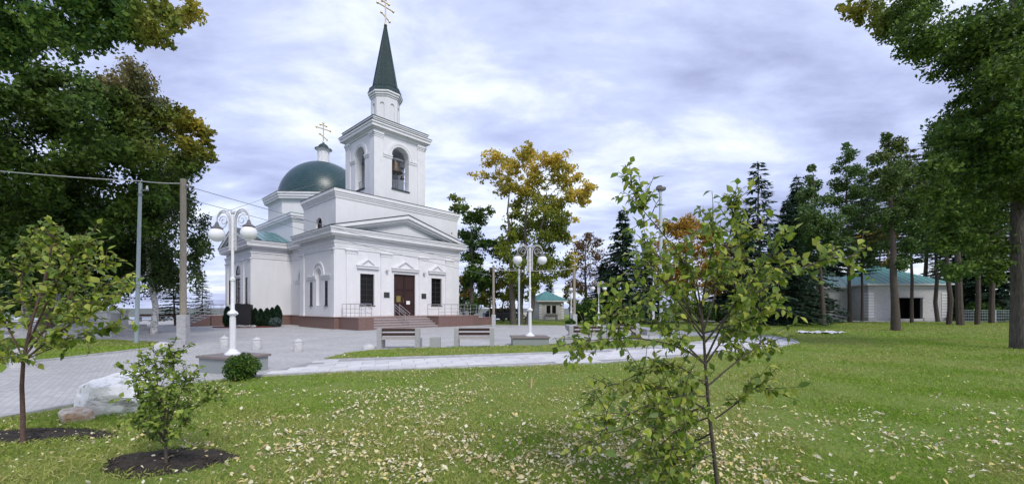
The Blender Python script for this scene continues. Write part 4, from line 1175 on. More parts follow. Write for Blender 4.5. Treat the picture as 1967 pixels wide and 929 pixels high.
# ------------------------------------------------------------------ lamps
def lamp_post(name, u, d, zb, L, az, lab, group='white globe lamps'):
    r = empty(name, (X(u, d), d, zb), az, lab, 'street lamp', group)
    s = L / 3.64
    q = MB(); q.lathe([(.19, 0), (.19, .03), (.14, .06), (.10, .10), (.068, .14), (.062, .95), (.068, .98), (.10, 1.0), (.12, 1.04), (.10, 1.08), (.065, 1.10), (.045, 1.14), (.041, 1.84), (.058, 1.86), (.058, 1.92), (.034, 1.95), (.032, 3.50), (.03, 3.52), (.02, 3.54)], 0, 0, 12); pole = q.build('pole', M['lampwhite'], r, True, 30)
    q = MB()
    for k in range(8):
        a = 2 * math.pi * k / 8; q.tube([(.062 * math.cos(a), .062 * math.sin(a), .15), (.058 * math.cos(a), .058 * math.sin(a), .93)], .010, 4)
    q.build('fluting', M['lampwhite'], pole)
    q = MB()
    for k in range(4):
        a = 2 * math.pi * k / 4 + .4; q.sphere((.10 * math.cos(a), .10 * math.sin(a), 1.03), .03, 8, 6)
    q.build('collar', M['lampwhite'], pole)
    q = MB(); q.sphere((0, 0, 3.57), .05, 12, 8); q.build('finial', M['lampgrey'], pole, True)
    for s_ in (-1, 1):
        q = MB()
        for off in (0.075, 0.105):
            top = 3.40
            pts = [(s_ * off, 0, 2.62), (s_ * off, 0, top)]
            cxa = s_ * (off + (.50 - off) / 2); ra = (.50 - off) / 2
            if off < .09:
                for k in range(1, 13):
                    t_ = math.pi * k / 12; pts.append((cxa - s_ * ra * math.cos(t_), 0, top + ra * 1.15 * math.sin(t_)))
                pts.append((s_ * .50, 0, top - .12))
            else:
                ra2 = ra - .02
                for k in range(1, 11):
                    t_ = math.pi * k / 12; pts.append((cxa - s_ * ra2 * math.cos(t_), 0, top + ra2 * 1.1 * math.sin(t_)))
            q.tube(pts, .017, 6)
        # inner scroll
        sc = []
        for k in range(26):
            t_ = k / 25; a = math.pi * (1.0 - 2.6 * t_); rr = .135 * (1 - .72 * t_)
            sc.append((s_ * (.285 - rr * math.cos(a)), 0, 3.38 + rr * math.sin(a)))
        q.tube(sc, .011, 5)
        tail = [(s_ * (.16 + .12 * k / 6), 0, 3.36 - .14 * math.sin(math.pi * .5 * k / 6)) for k in range(7)] + [(s_ * .31, 0, 3.19), (s_ * .33, 0, 3.22)]
        q.tube(tail, .010, 5)
        for z in (2.68, 2.86, 3.04): q.tube([(s_ * .03, 0, z), (s_ * .10, 0, z)], .014, 5)
        arm = q.build('arm', M['lampgrey'], r, True)
        q = MB(); q.lathe([(.145, -.02), (.13, .0), (.06, .05), (.04, .10), (.025, .15)], s_ * .50, 0, 14, 3.215); q.build('globe_cap', M['lampcap'], arm, True)
        q = MB(); q.sphere((s_ * .50, 0, 3.04), .188, 24, 16, .97); q.build('globe', M['globe'], r, True)
    r.scale = (s, s, s)
    return r
def planter(name, x, y, a, b_, h, rz, lab, slab='slab_brown', body='granite_green'):
    r = empty(name, (x, y, 0), rz, lab, 'pedestal')
    q = MB(); q.cbox(-a + .05, a - .05, -b_ + .05, b_ - .05, -.05, h - .06, .004); q.build('base', M[body], r)
    q = MB(); q.cbox(-a, a, -b_, b_, h - .058, h, .012); q.build('top_slab', M[slab], r)
    return r
planter('lamp_pedestal', -6.97, 10.28, .66, .5, .42, R(-21), 'grey granite pedestal with brown top under the lamp by the round bush')
lamp_post('street_lamp', 447, 10.28, .42, 3.62, R(-14), 'white twin globe street lamp on the pedestal beside the round bush')
planter('lamp_pedestal', X(1017, 17.2), 17.2, .79, .6, .40, R(4), 'grey granite pedestal with brown top under the lamp between the benches')
lamp_post('street_lamp', 1018, 17.2, .40, 3.82, R(6), 'white twin globe street lamp on the pedestal between the benches')
lamp_post('street_lamp', 1150, 36.0, .0, 3.9, R(8), 'white twin globe street lamp in front of the broad dark spruce')
lamp_post('street_lamp', 1097, 38.5, .0, 3.9, R(80), 'white globe street lamp seen edge on beside the brick cottage')
lamp_post('street_lamp', 1255, 24.0, .35, 3.8, R(75), 'white globe street lamp seen edge on beside the floodlight mast')
planter('lamp_pedestal', X(1253, 24.0), 24.0, .6, .6, .36, R(5), 'pale granite pedestal under the lamp by the floodlight mast', 'granite_grey', 'granite_grey')

# ------------------------------------------------------------------ poles and wires
def pole(name, u, d, top, r0, r1, matr, lab, foot=None, lean=0.0, extra=None):
    r = empty(name, (X(u, d), d, 0), 0, lab, 'pole')
    q = MB(); q.tube([(0, 0, -.05), (lean * .5, 0, top * .5), (lean, 0, top)], [r0, (r0 + r1) / 2, r1], 10); q.build('shaft', matr, r, True)
    if foot:
        q = MB(); q.cbox(-foot[0], foot[0], -foot[0], foot[0], -.05, foot[1], .02); o = q.build('footing', M['conc'], r); o.rotation_euler = (0, 0, .2)
    if extra: extra(r, lean, top)
    return r
def insul(r, lean, top):
    q = MB(); q.box(lean - .06, lean + .35, -.03, .03, top - .35, top - .29); q.build('bracket', M['wire'], r)
    q = MB(); q.lathe([(.04, 0), (.05, .05), (.03, .09), (.045, .13), (.02, .16)], lean + .3, 0, 8, top - .29); q.build('insulator', M['lampwhite'], r)
    q = MB(); q.lathe([(.105, 0), (.105, .05)], lean, 0, 10, top - .55); q.build('clamp', M['wire'], r)
pole('steel_pole', 262, 18.3, 7.15, .085, .065, M['pole_steel'], 'slim blue grey steel pole at the corner of the side lawn', lean=.18, extra=insul)
pole('utility_pole', 352, 17.6, 7.1, .13, .11, M['pole_conc'], 'weathered brown utility pole set in a tall concrete footing', foot=(.17, 1.28), extra=insul)
pole('utility_pole', 948, 34.0, 5.1, .12, .09, M['pole_conc'], 'thin brown utility pole right of the church ramp', foot=(.16, 1.0), extra=insul)
pole('steel_pole', 997, 35.2, 4.95, .09, .07, M['pole_pale'], 'pale green steel pole in front of the twin poplar trunks', extra=insul)
pole('utility_pole', 1103, 36.5, 5.0, .15, .11, M['pole_conc'], 'brown utility pole with concrete footing beside the brick cottage', foot=(.2, 1.0), extra=insul)
fm = pole('floodlight_mast', 1271, 20.0, 7.25, .10, .07, M['pole_pale'], 'tall pale mast with a dark floodlight head behind the sapling', lean=-.06)
q = MB(); q.box(-.16, .04, -.1, .1, 7.25, 7.33); q.build('bracket', M['lampcap'], fm)
q = MB(); q.cbox(-.24, -.02, -.14, .12, 7.33, 7.53, .04); o = q.build('floodlight', M['lampcap'], fm)
q = MB(); q.cbox(-.02, .17, -.12, .14, 7.31, 7.46, .04); q.build('floodlight', M['lampcap'], fm)
def wire(pts_, r, matr, lab, sag=0.35):
    pts_ = [Vector(p) for p in pts_]; pts = []
    for a, b_ in zip(pts_, pts_[1:]):
        L = (b_ - a).length
        for k in range(17):
            t_ = k / 16; p = a.lerp(b_, t_); p.z -= sag * L / 25 * 4 * t_ * (1 - t_); pts.append(p)
    tag(MB_tube(pts, r, matr), lab, 'wire', 'overhead wires')
def MB_tube(pts, r, matr):
    q = MB(); q.tube(pts, r, 5); return q.build('overhead_wire', matr, smooth=True)
sp_top = P(272, 348, 18.3); up_top = P(352, 352, 17.6)
wire([P(-260, 300, 15.0), sp_top, up_top], .022, M['wirepale'], 'pale thick cable running from the steel pole into the dark trees')
wire([P(354, 356, 17.6), P(935, 513, 33.9), P(997, 517, 35.2)], .014, M['wire'], 'upper wire crossing the church front from the utility pole', .15)
wire([P(354, 380, 17.6), P(946, 530, 34.0)], .012, M['wire'], 'lower wire crossing the church front from the utility pole', .15)
wire([P(949, 517, 34.0), P(997, 519, 35.2), P(1103, 515, 36.5)], .02, M['wirepale'], 'pale cable strung between the poles beyond the church', .6)
wire([P(418, 412, 17.0), P(520, 377, 30), P(640, 345, 44)], .010, M['wire'], 'thin wire rising behind the lamp towards the church dome', .0)

# ------------------------------------------------------------------ benches, bins, bollards
def bench(u, d, w, rz, lab):
    r = empty('bench', (X(u, d), d, 0), rz, lab, 'bench', 'benches on the square')
    for s_ in (-1, 1):
        q = MB(); x = s_ * w / 2
        q.cbox(x - .09, x + .09, -.10, .06, -.03, .80, .015); q.build('support', M['granite_grey'], r)
        q = MB(); q.cbox(x - .085, x + .085, .063, .52, .10 if False else -.03, .40, .015); q.build('foot', M['granite_grey'], r)
    q = MB()
    for z in (.565, .73):
        q = MB(); q.cbox(-w / 2 + .094, w / 2 - .094, -.025, .02, z - .06, z + .05, .01); bo = q.build('back_board', M['wood_dark'], r)
    for k in range(3):
        q = MB(); q.cbox(-w / 2 - .02, w / 2 + .02, -.06 + .19 * k + (.125 if k == 0 else 0), .11 + .19 * k, .402, .445, .008); q.build('seat_board', M['wood_top'], r)
    q = MB(); q.box(-w / 2 + .1, w / 2 - .1, -.105, -.06, .36, .46); q.build('seat_rail', M['wood_top'], r)
    return r
bench(766, 15.9, 1.46, R(3), 'dark slatted granite bench between the dome bollard and the square bin')
bench(911, 16.2, 1.40, R(3), 'dark slatted granite bench between the square bin and the lamp pedestal')
bench(1128, 17.9, 1.46, R(6), 'dark slatted granite bench beside the flower urn behind the sapling')
bench(1196, 20.5, 1.5, R(8), 'dark slatted granite bench near the floodlight mast')
bench(1058, 50.0, 1.5, R(5), 'small far bench on the grass in front of the brick cottage')
def bin_(u, d, w, h, lab, rz=0.1):
    r = empty('litter_bin', (X(u, d), d, 0), rz, lab, 'bin')
    q = MB(); a = w / 2; t_ = .05
    q.cbox(-a, a, -a, -a + t_, 0, h, .008); q.cbox(-a, a, a - t_, a, 0, h, .008); q.cbox(-a, -a + t_, -a + t_ + .001, a - t_ - .001, 0, h, .008); q.cbox(a - t_, a, -a + t_ + .001, a - t_ - .001, 0, h, .008)
    q.box(-a + t_, a - t_, -a + t_, a - t_, .0, h - .12); q.build('bin_body', M['granite_grey'], r)
    return r
bin_(836, 16.0, .40, .44, 'square grey granite litter bin between two benches')
bin_(1092, 16.6, .38, .46, 'square grey granite litter bin half hidden by sapling leaves')
def bollard(u, d, lab):
    r = empty('bollard', (X(u, d), d, 0), 0, lab, 'bollard', 'round concrete bollards')
    q = MB(); q.lathe([(.155, -.02), (.16, .02), (.16, .33), (.15, .36), (.145, .365)], 0, 0, 20); q.build('drum', M['concwhite'], r, True, 30)
    q = MB(); q.lathe([(.165, .367), (.16, .385), (.10, .43), (.05, .46), (.03, .47)], 0, 0, 20); q.build('cap', M['concwhite'], r, True, 30)
    q = MB(); q.tube([(0, 0, .465), (0, 0, .55)], .022, 6); q.build('ring_stub', M['lampgrey'], r)
bollard(431, 16.2, 'capped concrete bollard standing just behind the near lamp')
bollard(493, 15.6, 'capped concrete bollard between two others, right of the near lamp')
bollard(573, 14.8, 'capped concrete bollard by the tip of the grass island')
def dome_b(u, d, r_, lab, sq=0.8):
    q = MB(); q.lathe([(r_ * 1.0, -.02), (r_, .05)] + [(r_ * math.cos(t_ * math.pi / 2 / 8), .05 + r_ * sq * math.sin(t_ * math.pi / 2 / 8)) for t_ in range(1, 8)] + [(.01, .05 + r_ * sq)], 0, 0, 22)
    o = q.build('dome_bollard', M['concwhite'], None, True, 60); o.location = (X(u, d), d, 0); tag(o, lab, 'bollard')
dome_b(708, 15.3, .235, 'half sphere concrete bollard beside the bench and grass island')
dome_b(312, 15.9, .29, 'half sphere white stone at the corner of the side lawn', .75)
# flower urn by the bench
ur = empty('flower_urn', (X(1096, 18.6), 18.6, 0), 0, 'stone urn with dark flowers at the end of a bench', 'urn')
q = MB(); q.lathe([(.18, 0), (.18, .08), (.1, .12), (.1, .5), (.22, .62), (.28, .8), (.26, .84), (.2, .8)], 0, 0, 16); q.build('urn_body', M['conc'], ur, True, 30)

# monument, hedge bed by the transept
mon = empty('monument_stone', (X(468, 32.5), 32.5, 0), R(10), 'polished black granite memorial stone in front of the transept', 'monument')
q = MB(); tp = [(-.60, .12), (.60, .12), (.62, 1.80), (.30, 1.93), (-.05, 1.86), (-.35, 1.94), (-.60, 1.86)]
fpoly(q, Fr((0, 0), (1, 0)), tp, -.17, .17); bevelled(q.build('slab', M['black_stone'], mon), .015)
q = MB(); q.cbox(-.8, .8, -.35, .35, -.03, .14, .02); q.build('base', M['slab_brown'], mon)
bd = []
for k in range(22):
    a = 2 * math.pi * k / 22; bd.append((X(468, 33.2) + .2 + 2.6 * math.cos(a) * (1 + .06 * math.sin(3 * a)), 33.0 + 1.15 * math.sin(a)))
tag(MB().prism(bd, -.05, .06).build('mulch_bed', M['mulch_red']), kind='structure')

# left: stone terrace steps and white posts at the edge of the square
tr_ = empty('stone_terrace', (-23.8, 23.0, 0), R(8), 'low stepped grey stone terrace behind the side lawn', 'terrace')
for k in range(3):
    q = MB(); q.cbox(-2.8, 2.3 - .4 * k, -1.5 + .45 * k, 2.2, -.05 + .2 * k, .17 + .2 * k, .012); q.build('step', M['conc'], tr_)
q = MB(); q.cbox(-2.6, .6, .3, 2.0, .56, 1.25, .02); q.build('parapet', M['concwhite'], tr_)
for u, d, lab in ((240, 24.5, 'slim white post at the end of the stone terrace'), (205, 22.0, 'white post standing on the stone terrace steps')):
    r = empty('white_post', (X(u, d), d, 0), 0, lab, 'post')
    q = MB(); q.cbox(-.11, .11, -.11, .11, -.02, 1.35, .01); q.build('shaft', M['concwhite'], r); q = MB(); q.cbox(-.16, .16, -.16, .16, 1.352, 1.45, .02); q.build('cap', M['concwhite'], r)
q = MB(); q.cbox(-.16, .16, -.16, .16, -.03, .52, .015); o = q.build('boundary_stone', M['concwhite']); o.location = (X(36, 10.9) - .02, 11.0, 0); tag(o, 'pale squared stone at the edge of the side lawn behind the sapling', 'stone')
# far low bench and wall at the edge of the hill
for u, d, w, lab in ((290, 46, 3.2, 'far dark bench at the hill edge behind the birch trunk'), (322, 46.5, 2.0, 'far dark bench at the hill edge beside the utility pole')):
    r = empty('far_bench', (X(u, d), d, 0), 0, lab, 'bench')
    q = MB(); q.box(-w / 2, w / 2, -.2, .2, .42, .48); q.build('seat', M['wood_dark'], r); q = MB(); q.box(-w / 2, w / 2, .2, .25, .6, .85); q.build('backrest', M['wood_dark'], r)
    for s_ in (-1, 1):
        q = MB(); q.box(s_ * w * .4 - .05, s_ * w * .4 + .05, -.18, .24, -.02, .42 if False else .60); q.build('leg', M['conc'], r)
# parked cars half hidden beyond the trees
def car(u, d, rz, paint, lab):
    r = empty('parked_car', (X(u, d), d, 0), rz, lab, 'car', 'parked cars behind the trees')
    F = Fr((-2.1, -.85), (2.1, -.85))
    q = MB(); fpoly(q, F, [(0, .28), (4.2, .28), (4.2, .75), (3.95, .92), (3.0, .98), (.25, .98), (0, .85)], -1.7, 0); bevelled(q.build('body', M[paint], r), .05)
    q = MB(); fpoly(q, F, [(.35, .97), (3.05, .97), (2.45, 1.45), (.85, 1.45)], -1.6, -.1); bevelled(q.build('cabin', M['glass'], r), .04)
    q = MB(); q.cbox(-1.3, .4, -.72, .72, 1.44, 1.49, .02); q.build('car_roof', M[paint], r)
    for x in (-1.3, 1.3):
        for y in (-.82, .82):
            q = MB(); q.tube([(x, y - .1, .31), (x, y + .1, .31)], .31, 14); w_ = q.build('wheel', M['tyre'], r)
            q = MB(); q.tube([(x, y - .105, .31), (x, y + .105, .31)], .18, 10); q.build('rim', M['lampgrey'], w_)
car(962, 50.0, R(15), 'car_dark', 'dark parked car glimpsed under the yellow green tree')
car(984, 53.0, R(10), 'car_white', 'white parked car glimpsed left of the twin poplar trunks')

# ------------------------------------------------------------------ rocks, sheet, stakes, mulch
def rock(name, loc, size, seed, matr, lab, flat=.25):
    rr = np.random.default_rng(seed)
    bm = bmesh.new(); bmesh.ops.create_icosphere(bm, subdivisions=4, radius=1.0)
    planes = []
    for k in range(22):
        n = Vector(rr.normal(size=3)).normalized(); planes.append((n, rr.uniform(.58, .88)))
    planes.append((Vector((.1, -.2, .95)).normalized(), .62))
    for v in bm.verts:
        c = v.co
        for n, dd in planes:
            t_ = c.dot(n) - dd
            if t_ > 0: c = c - n * t_
        x, y, z = c
        j = (noise2(np.array([x * 3 + z * 2]), np.array([y * 3 - z]), .5, seed)[0] - .5) * .06 + (noise2(np.array([x * 2 + y * 3.]), np.array([z * 9.]), .5, seed + 2)[0] - .5) * .09 + (noise2(np.array([x * 3 - z]), np.array([y * 3 + z * 2.]), .16, seed + 1)[0] - .5) * .07
        c = c * (1 + j)
        v.co = Vector((c.x * size[0], c.y * size[1], max(c.z * size[2], -flat * size[2])))
    me = bpy.data.meshes.new(name); bm.to_mesh(me); bm.free(); me.materials.append(matr)
    o = bpy.data.objects.new(name, me); col.objects.link(o); o.location = loc
    me.polygons.foreach_set('use_smooth', [True] * len(me.polygons))
    try: me.set_sharp_from_angle(angle=R(14))
    except Exception: pass
    return tag(o, lab, 'rock')
bq = G(203, 803)
rock('boulder', (X(214, 6.3), 6.3, .13), (.66, .48, .70), 4, M['rock'], 'large pale angular boulder at the edge of the lawn and square')
bq = G(146, 812)
rock('small_rock', (X(143, 5.72), 5.72, .05), (.24, .17, .19), 9, M['rock_brown'], 'small rusty stained rock lying against the pale boulder')
for k, ((cx, cy), a, b_) in enumerate(MULCH):
    pts = []
    for i in range(36):
        t_ = 2 * math.pi * i / 36; f = 1.04 + .10 * math.sin(3 * t_ + k) + .05 * math.sin(7 * t_ + 2 * k)
        pts.append((cx + a * f * math.cos(t_), cy + b_ * f * math.sin(t_)))
    q = MB(); rings = [(1.0, .002), (.85, .03), (.5, .055), (.2, .065)]
    vs_ = []
    for f, z in rings: vs_ += [(cx + (x - cx) * f, cy + (y - cy) * f, z + (random.uniform(-.012, .012) if f < 1 else 0)) for x, y in pts]
    fs_ = [(r_i * 36 + i, r_i * 36 + (i + 1) % 36, (r_i + 1) * 36 + (i + 1) % 36, (r_i + 1) * 36 + i) for r_i in range(3) for i in range(36)] + [tuple(range(108, 144))]
    q.add(vs_, fs_); tag(q.build('mulch_ring', M['soil'], None, True, 60), kind='structure')
    n = 900; ang_ = rng.uniform(0, 2 * np.pi, n); rad = np.sqrt(rng.random(n)) * .98
    x = cx + a * rad * np.cos(ang_); y = cy + b_ * rad * np.sin(ang_); s_ = rng.uniform(.006, .02, n); z = .02 + .04 * (1 - rad)
    v = np.empty((n, 4, 3)); aa = rng.uniform(0, 6.28, n)
    for j in range(4):
        v[:, j] = np.stack([x + s_ * np.cos(aa + j * 1.57), y + s_ * .6 * np.sin(aa + j * 1.57), z + rng.uniform(0, .016, n)], 1)
    tag(np_mesh('soil_crumbs', v.reshape(-1, 3), 4, M['soil']), 'dark soil crumbs of the planting circle', 'soil', kind='stuff')
# crumpled white sheet on the lawn
sx, sy = X(1572, 25.6), 25.3
q = MB(); nn = 26; mm = 8; vs_ = []
for i in range(nn):
    for j in range(mm):
        x = sx - 1.25 + 2.5 * i / (nn - 1); y = sy - .5 + 1.0 * j / (mm - 1) + .25 * math.sin(i * .35)
        z = .07 + .06 * math.sin(i * 1.1 + j * .6) * math.cos(j * .9 + i * .3) + .03 * math.sin(i * 2.3) + .03 * (j / mm)
        vs_.append((x, y, max(.02, z)))
q.add(vs_, [(i * mm + j, (i + 1) * mm + j, (i + 1) * mm + j + 1, i * mm + j + 1) for i in range(nn - 1) for j in range(mm - 1)])
tag(q.build('white_sheet', M['fabric_white'], None, True, 80), 'crumpled white plastic sheet lying on the lawn before the conifers', 'sheet')
for u, v, h, lab in ((1020, 745, .19, 'short pale wooden stake in the lawn near the slab path'), (1663, 645, .38, 'short pale wooden stake in the lawn before the conifers')):
    g = G(u, v); q = MB(); q.cbox(-.018, .018, -.012, .012, -.05, h, .004); o = q.build('wooden_stake', M['stake']); o.location = (g.x, g.y, 0); o.rotation_euler = (.03, .05, .4); tag(o, lab, 'stake')

# ------------------------------------------------------------------ trees
def unit(v): return v / np.maximum(np.linalg.norm(v, axis=1, keepdims=True), 1e-9)
def leaf_quads(c, size, rg, elong=1.5, droop=0.0, flat=0.0):
    """diamond leaves at centres c"""
    n = len(c); d = rg.normal(size=(n, 3)); d[:, 2] = d[:, 2] * (1 - flat) - droop; d = unit(d)
    e = unit(np.cross(d, rg.normal(size=(n, 3)) + np.array([0, 0, flat * 3])))
    s_ = (size * rg.uniform(.6, 1.3, n))[:, None]
    nn = np.cross(d, e)
    v = np.empty((n, 4, 3))
    v[:, 0] = c - d * s_ * .5 * elong; v[:, 1] = c + e * s_ * .42 + nn * s_ * .08; v[:, 2] = c + d * s_ * .5 * elong; v[:, 3] = c - e * s_ * .42 + nn * s_ * .08
    return v.reshape(-1, 3)
def curve(a, b_, bow, rg, n=6):
    a = Vector(a); b_ = Vector(b_); L = (b_ - a).length
    off = Vector(rg.normal(size=3)) * L * bow; off.z = abs(off.z) * .6
    return [a.lerp(b_, k / (n - 1)) + off * math.sin(math.pi * k / (n - 1)) for k in range(n)]
def clump_tree(name, lab, u, d, r0, clumps, matr, bark, seed, leaf=.14, dens=1.0, depth=.7, sub=9, tint=None, trunks=None, fork=.35, group=None, sparse=1.0, strands=False, top=None, twigs=True, back=1, subr=.42, cat='tree', wob=.35):
    """clumps: (u, v, radius in px) of crown masses; depth spreads them in y. Real distance, size and thickness."""
    rg = np.random.default_rng(seed)
    root = empty(name, (X(u, d), d, 0), 0, lab, cat, group)
    base = Vector((X(u, d), d, 0))
    cl = []
    for k, c in enumerate(clumps):
        r = c[2] * d / FPX
        dy_ = rg.uniform(-1, 1) * depth * (0.4 + 2.2 * r) if len(c) < 4 else c[3]
        p = P(c[0], c[1], d); p = P(c[0], c[1], d + dy_); cl.append((p, r))
        for _ in range(back):
            if rg.random() < .6:
                q_ = P(c[0] + rg.uniform(-.4, .4) * c[2], c[1] + rg.uniform(-.4, .4) * c[2], max(d * .6, p.y + rg.choice([-1, 1]) * rg.uniform(.8, 2.0) * depth * r)); cl.append((q_, r * rg.uniform(.7, .95)))
    zt = top if top else max(p.z for p, _ in cl) * .8
    wood = MB()
    tks = trunks or [(u, u)]
    lines = []
    for tu, tu2 in tks:
        b0 = Vector((X(tu, d), d + rg.uniform(-.3, .3), -.1)); b1 = Vector((X(tu2, d), d, zt))
        pts = [b0.lerp(b1, k / 7) + Vector((rg.normal() * r0 * wob, rg.normal() * r0 * wob, 0)) * (1 if k else 0) for k in range(8)]
        rr = [r0 * (1.15 if k == 0 else 1.0 - .84 * k / 7) for k in range(8)]
        wood.tube(pts, rr, 10); lines.append((pts, rr))
    allc = []; allt = []
    # limbs: every clump grows from the nearest trunk or limb point that is nearer the root
    nodes = []
    for pts, rr in lines:
        for k in range(64):
            t_ = k / 63 * 7; i = min(int(t_), 6); q_ = pts[i].lerp(pts[i + 1], t_ - i)
            if q_.z > fork * zt * .8: nodes.append([q_, q_.z * .25, max(.012, rr[i] * .5)])
    def horiz(p): return min(Vector((p.x - l[0][3].x, p.y - l[0][3].y)).length for l in lines)
    cl.sort(key=lambda c: horiz(c[0]) + .15 * c[0].z)
    for p, r in cl:
        best = min(nodes, key=lambda n_: (n_[0] - p).length * (1.0 + (.9 if n_[0].z > p.z else 0)) + .35 * n_[1])
        s0 = best[0]; Lb = (p - s0).length
        rb = max(.010, min(best[2] * .8, .007 * Lb + .016))
        br = curve(s0, p, .10, rg)
        wood.tube(br, [rb * (1 - .55 * j / 5) for j in range(6)], 5)
        for j in (2, 3, 4, 5): nodes.append([br[j], best[1] + Lb * j / 5, rb * (1 - .55 * j / 5)])
        nf = max(6, int(dens * 2.2 * Lb * r / leaf ** 2 * .5)); tf = rg.uniform(.45, 1.0, nf); bi = np.clip((tf * 5).astype(int), 0, 4); ba = np.array([list(b_) for b_ in br])
        allc.append(ba[bi] + (ba[bi + 1] - ba[bi]) * (tf * 5 - bi)[:, None] + rg.normal(size=(nf, 3)) * r * .30)
        ns = max(3, int(sub * (0.6 + rg.random() * .6)))
        dirs = unit(rg.normal(size=(ns, 3)))
        for dv in dirs:
            rs = r * subr * rg.uniform(.7, 1.3); cc_ = np.array(p) + dv * r * rg.uniform(.35, .95) * np.array([1, 1, .85])
            if twigs: wood.tube(curve(br[3 + int(rg.integers(3))], Vector(cc_), .12, rg, 4), [rb * .3, rb * .22, rb * .15, rb * .08], 4)
            nl = max(6, int(dens * 12.0 * (rs / leaf) ** 2))
            o_ = unit(rg.normal(size=(nl, 3))) * (rg.random(nl) ** .5)[:, None] * rs * np.array([1.15, 1.15, .8])
            if strands:
                o_ = o_ * np.array([1, 1, .6]); o_[:, 2] -= rg.random(nl) ** 1.5 * r * 1.5
            allc.append(cc_ + o_)
    c = np.concatenate(allc)
    if sparse < 1: c = c[rg.random(len(c)) < sparse]
    c = c[c[:, 2] > .25]
    tn = np.zeros(len(c)) if tint is None else np.clip(tint(c[:, 0] / c[:, 1] * FPX + 983.5, HOR - (c[:, 2] - EYE) / c[:, 1] * FPX, c) * (1 + rg.normal(size=len(c)) * .2 + (noise2(c[:, 0] + c[:, 1], c[:, 2], 1.0, seed) - .5) * 1.4), 0, 1)
    v = leaf_quads(c, leaf, rg, droop=.5 if strands else .25)
    tr = wood.build('trunk', bark, None, True, 60); cr = np_mesh('crown', v, 4, matr, tint=tn)
    inv = Matrix.Translation(-base)
    for o in (tr, cr):
        o.data.transform(inv); o.parent = root
    return root, len(c)
M['bark'] = mat('grey_brown_bark', (0.070, 0.060, 0.052), (0.16, 0.14, 0.12), .95, 7, 1.0, 9, stretch=(3, 3, .45))
for n_ in M['bark'].node_tree.nodes:
    if n_.type == 'BUMP': n_.inputs['Distance'].default_value = 0.08
M['bark_dark'] = mat('dark_bark', (0.06, 0.048, 0.04), (0.11, 0.09, 0.075), .95, 10, .8, 22, stretch=(3, 3, .5))
M['birch'] = mat('birch_bark', (0.62, 0.61, 0.59), (0.08, 0.07, 0.065), .85, 4.5, .3, 20, lo=.52, hi=.60, stretch=(2, 2, 3.5))
M['leaf_dark'] = leaf_mat('dark_green_leaves', [(0.012, 0.040, 0.010), (0.040, 0.105, 0.018), (0.13, 0.22, 0.034)], [(0.34, 0.27, 0.02), (0.42, 0.30, 0.025), (0.22, 0.21, 0.02)], .30)
M['leaf_mid'] = leaf_mat('green_leaves', [(0.018, 0.055, 0.012), (0.055, 0.130, 0.020), (0.16, 0.25, 0.036)], [(0.42, 0.36, 0.03), (0.46, 0.34, 0.04), (0.28, 0.28, 0.03)], .34)
M['leaf_poplar'] = leaf_mat('poplar_leaves', [(0.07, 0.12, 0.014), (0.15, 0.20, 0.02), (0.30, 0.32, 0.03)], [(0.66, 0.50, 0.07), (0.70, 0.55, 0.09), (0.55, 0.40, 0.07)], .32)
M['leaf_birch'] = leaf_mat('birch_leaves', [(0.035, 0.07, 0.022), (0.06, 0.10, 0.03), (0.09, 0.13, 0.035)], [(0.25, 0.2, 0.06), (0.2, 0.16, 0.07), (0.16, 0.15, 0.06)], .3)
M['leaf_orange'] = leaf_mat('orange_leaves', [(0.36, 0.19, 0.03), (0.46, 0.30, 0.04), (0.26, 0.15, 0.03)], None, .3)
M['leaf_brown'] = leaf_mat('brown_leaves', [(0.13, 0.075, 0.035), (0.18, 0.11, 0.045), (0.08, 0.06, 0.03)], None, .25)
M['leaf_yg'] = leaf_mat('yellow_green_leaves', [(0.10, 0.13, 0.015), (0.16, 0.175, 0.02), (0.22, 0.20, 0.025)], None, .35)

NL = 0
def add(*a, **k):
    global NL
    r, n = clump_tree(*a, **k); NL += n
    return r
def t_right(u0, u1, k=1.0): return lambda u, v, c: np.clip((u - u0) / (u1 - u0), 0, 1) * k
# left
add('broadleaf_tree', 'big overhanging tree whose yellowing bough hangs over the square edge', -150, 12.5, .26,
    [(30, 20, 70), (110, 20, 62), (185, 15, 50), (245, 35, 48), (300, 30, 45), (345, 25, 34), (375, 15, 20), (50, 85, 50), (120, 75, 42), (300, 70, 25), (270, 80, 16),
     (100, -60, 80), (230, -50, 60), (-40, 60, 90), (-110, 150, 80), (20, 120, 40), (0, 60, 60), (80, 50, 50), (160, 55, 36), (215, 60, 28)], M['leaf_mid'], M['bark'], 1, leaf=.11, dens=1.0, depth=.8, tint=t_right(240, 370, .75), sub=9)
add('broadleaf_tree', 'dense dark green tree with yellow tips filling the side of the square', 100, 22.5, .30,
    [(40, 200, 70), (130, 170, 60), (190, 175, 42), (215, 220, 55), (100, 270, 85), (200, 285, 75), (285, 250, 52), (335, 235, 42), (375, 235, 32), (395, 265, 18), (330, 300, 52), (260, 335, 66), (160, 360, 85), (60, 350, 85), (10, 270, 85), (380, 290, 30), (300, 225, 32),
     (0, 430, 85), (80, 450, 75), (170, 440, 72), (240, 410, 55), (300, 370, 45), (360, 320, 24), (340, 360, 28), (40, 520, 50), (120, 520, 45)], M['leaf_dark'], M['bark'], 2, leaf=.16, dens=1.0, depth=.7, tint=lambda u, v, c: np.clip((u - 230) / 150, 0, 1) * np.clip((330 - v) / 60, 0, 1) * .5 + .05, sub=8)
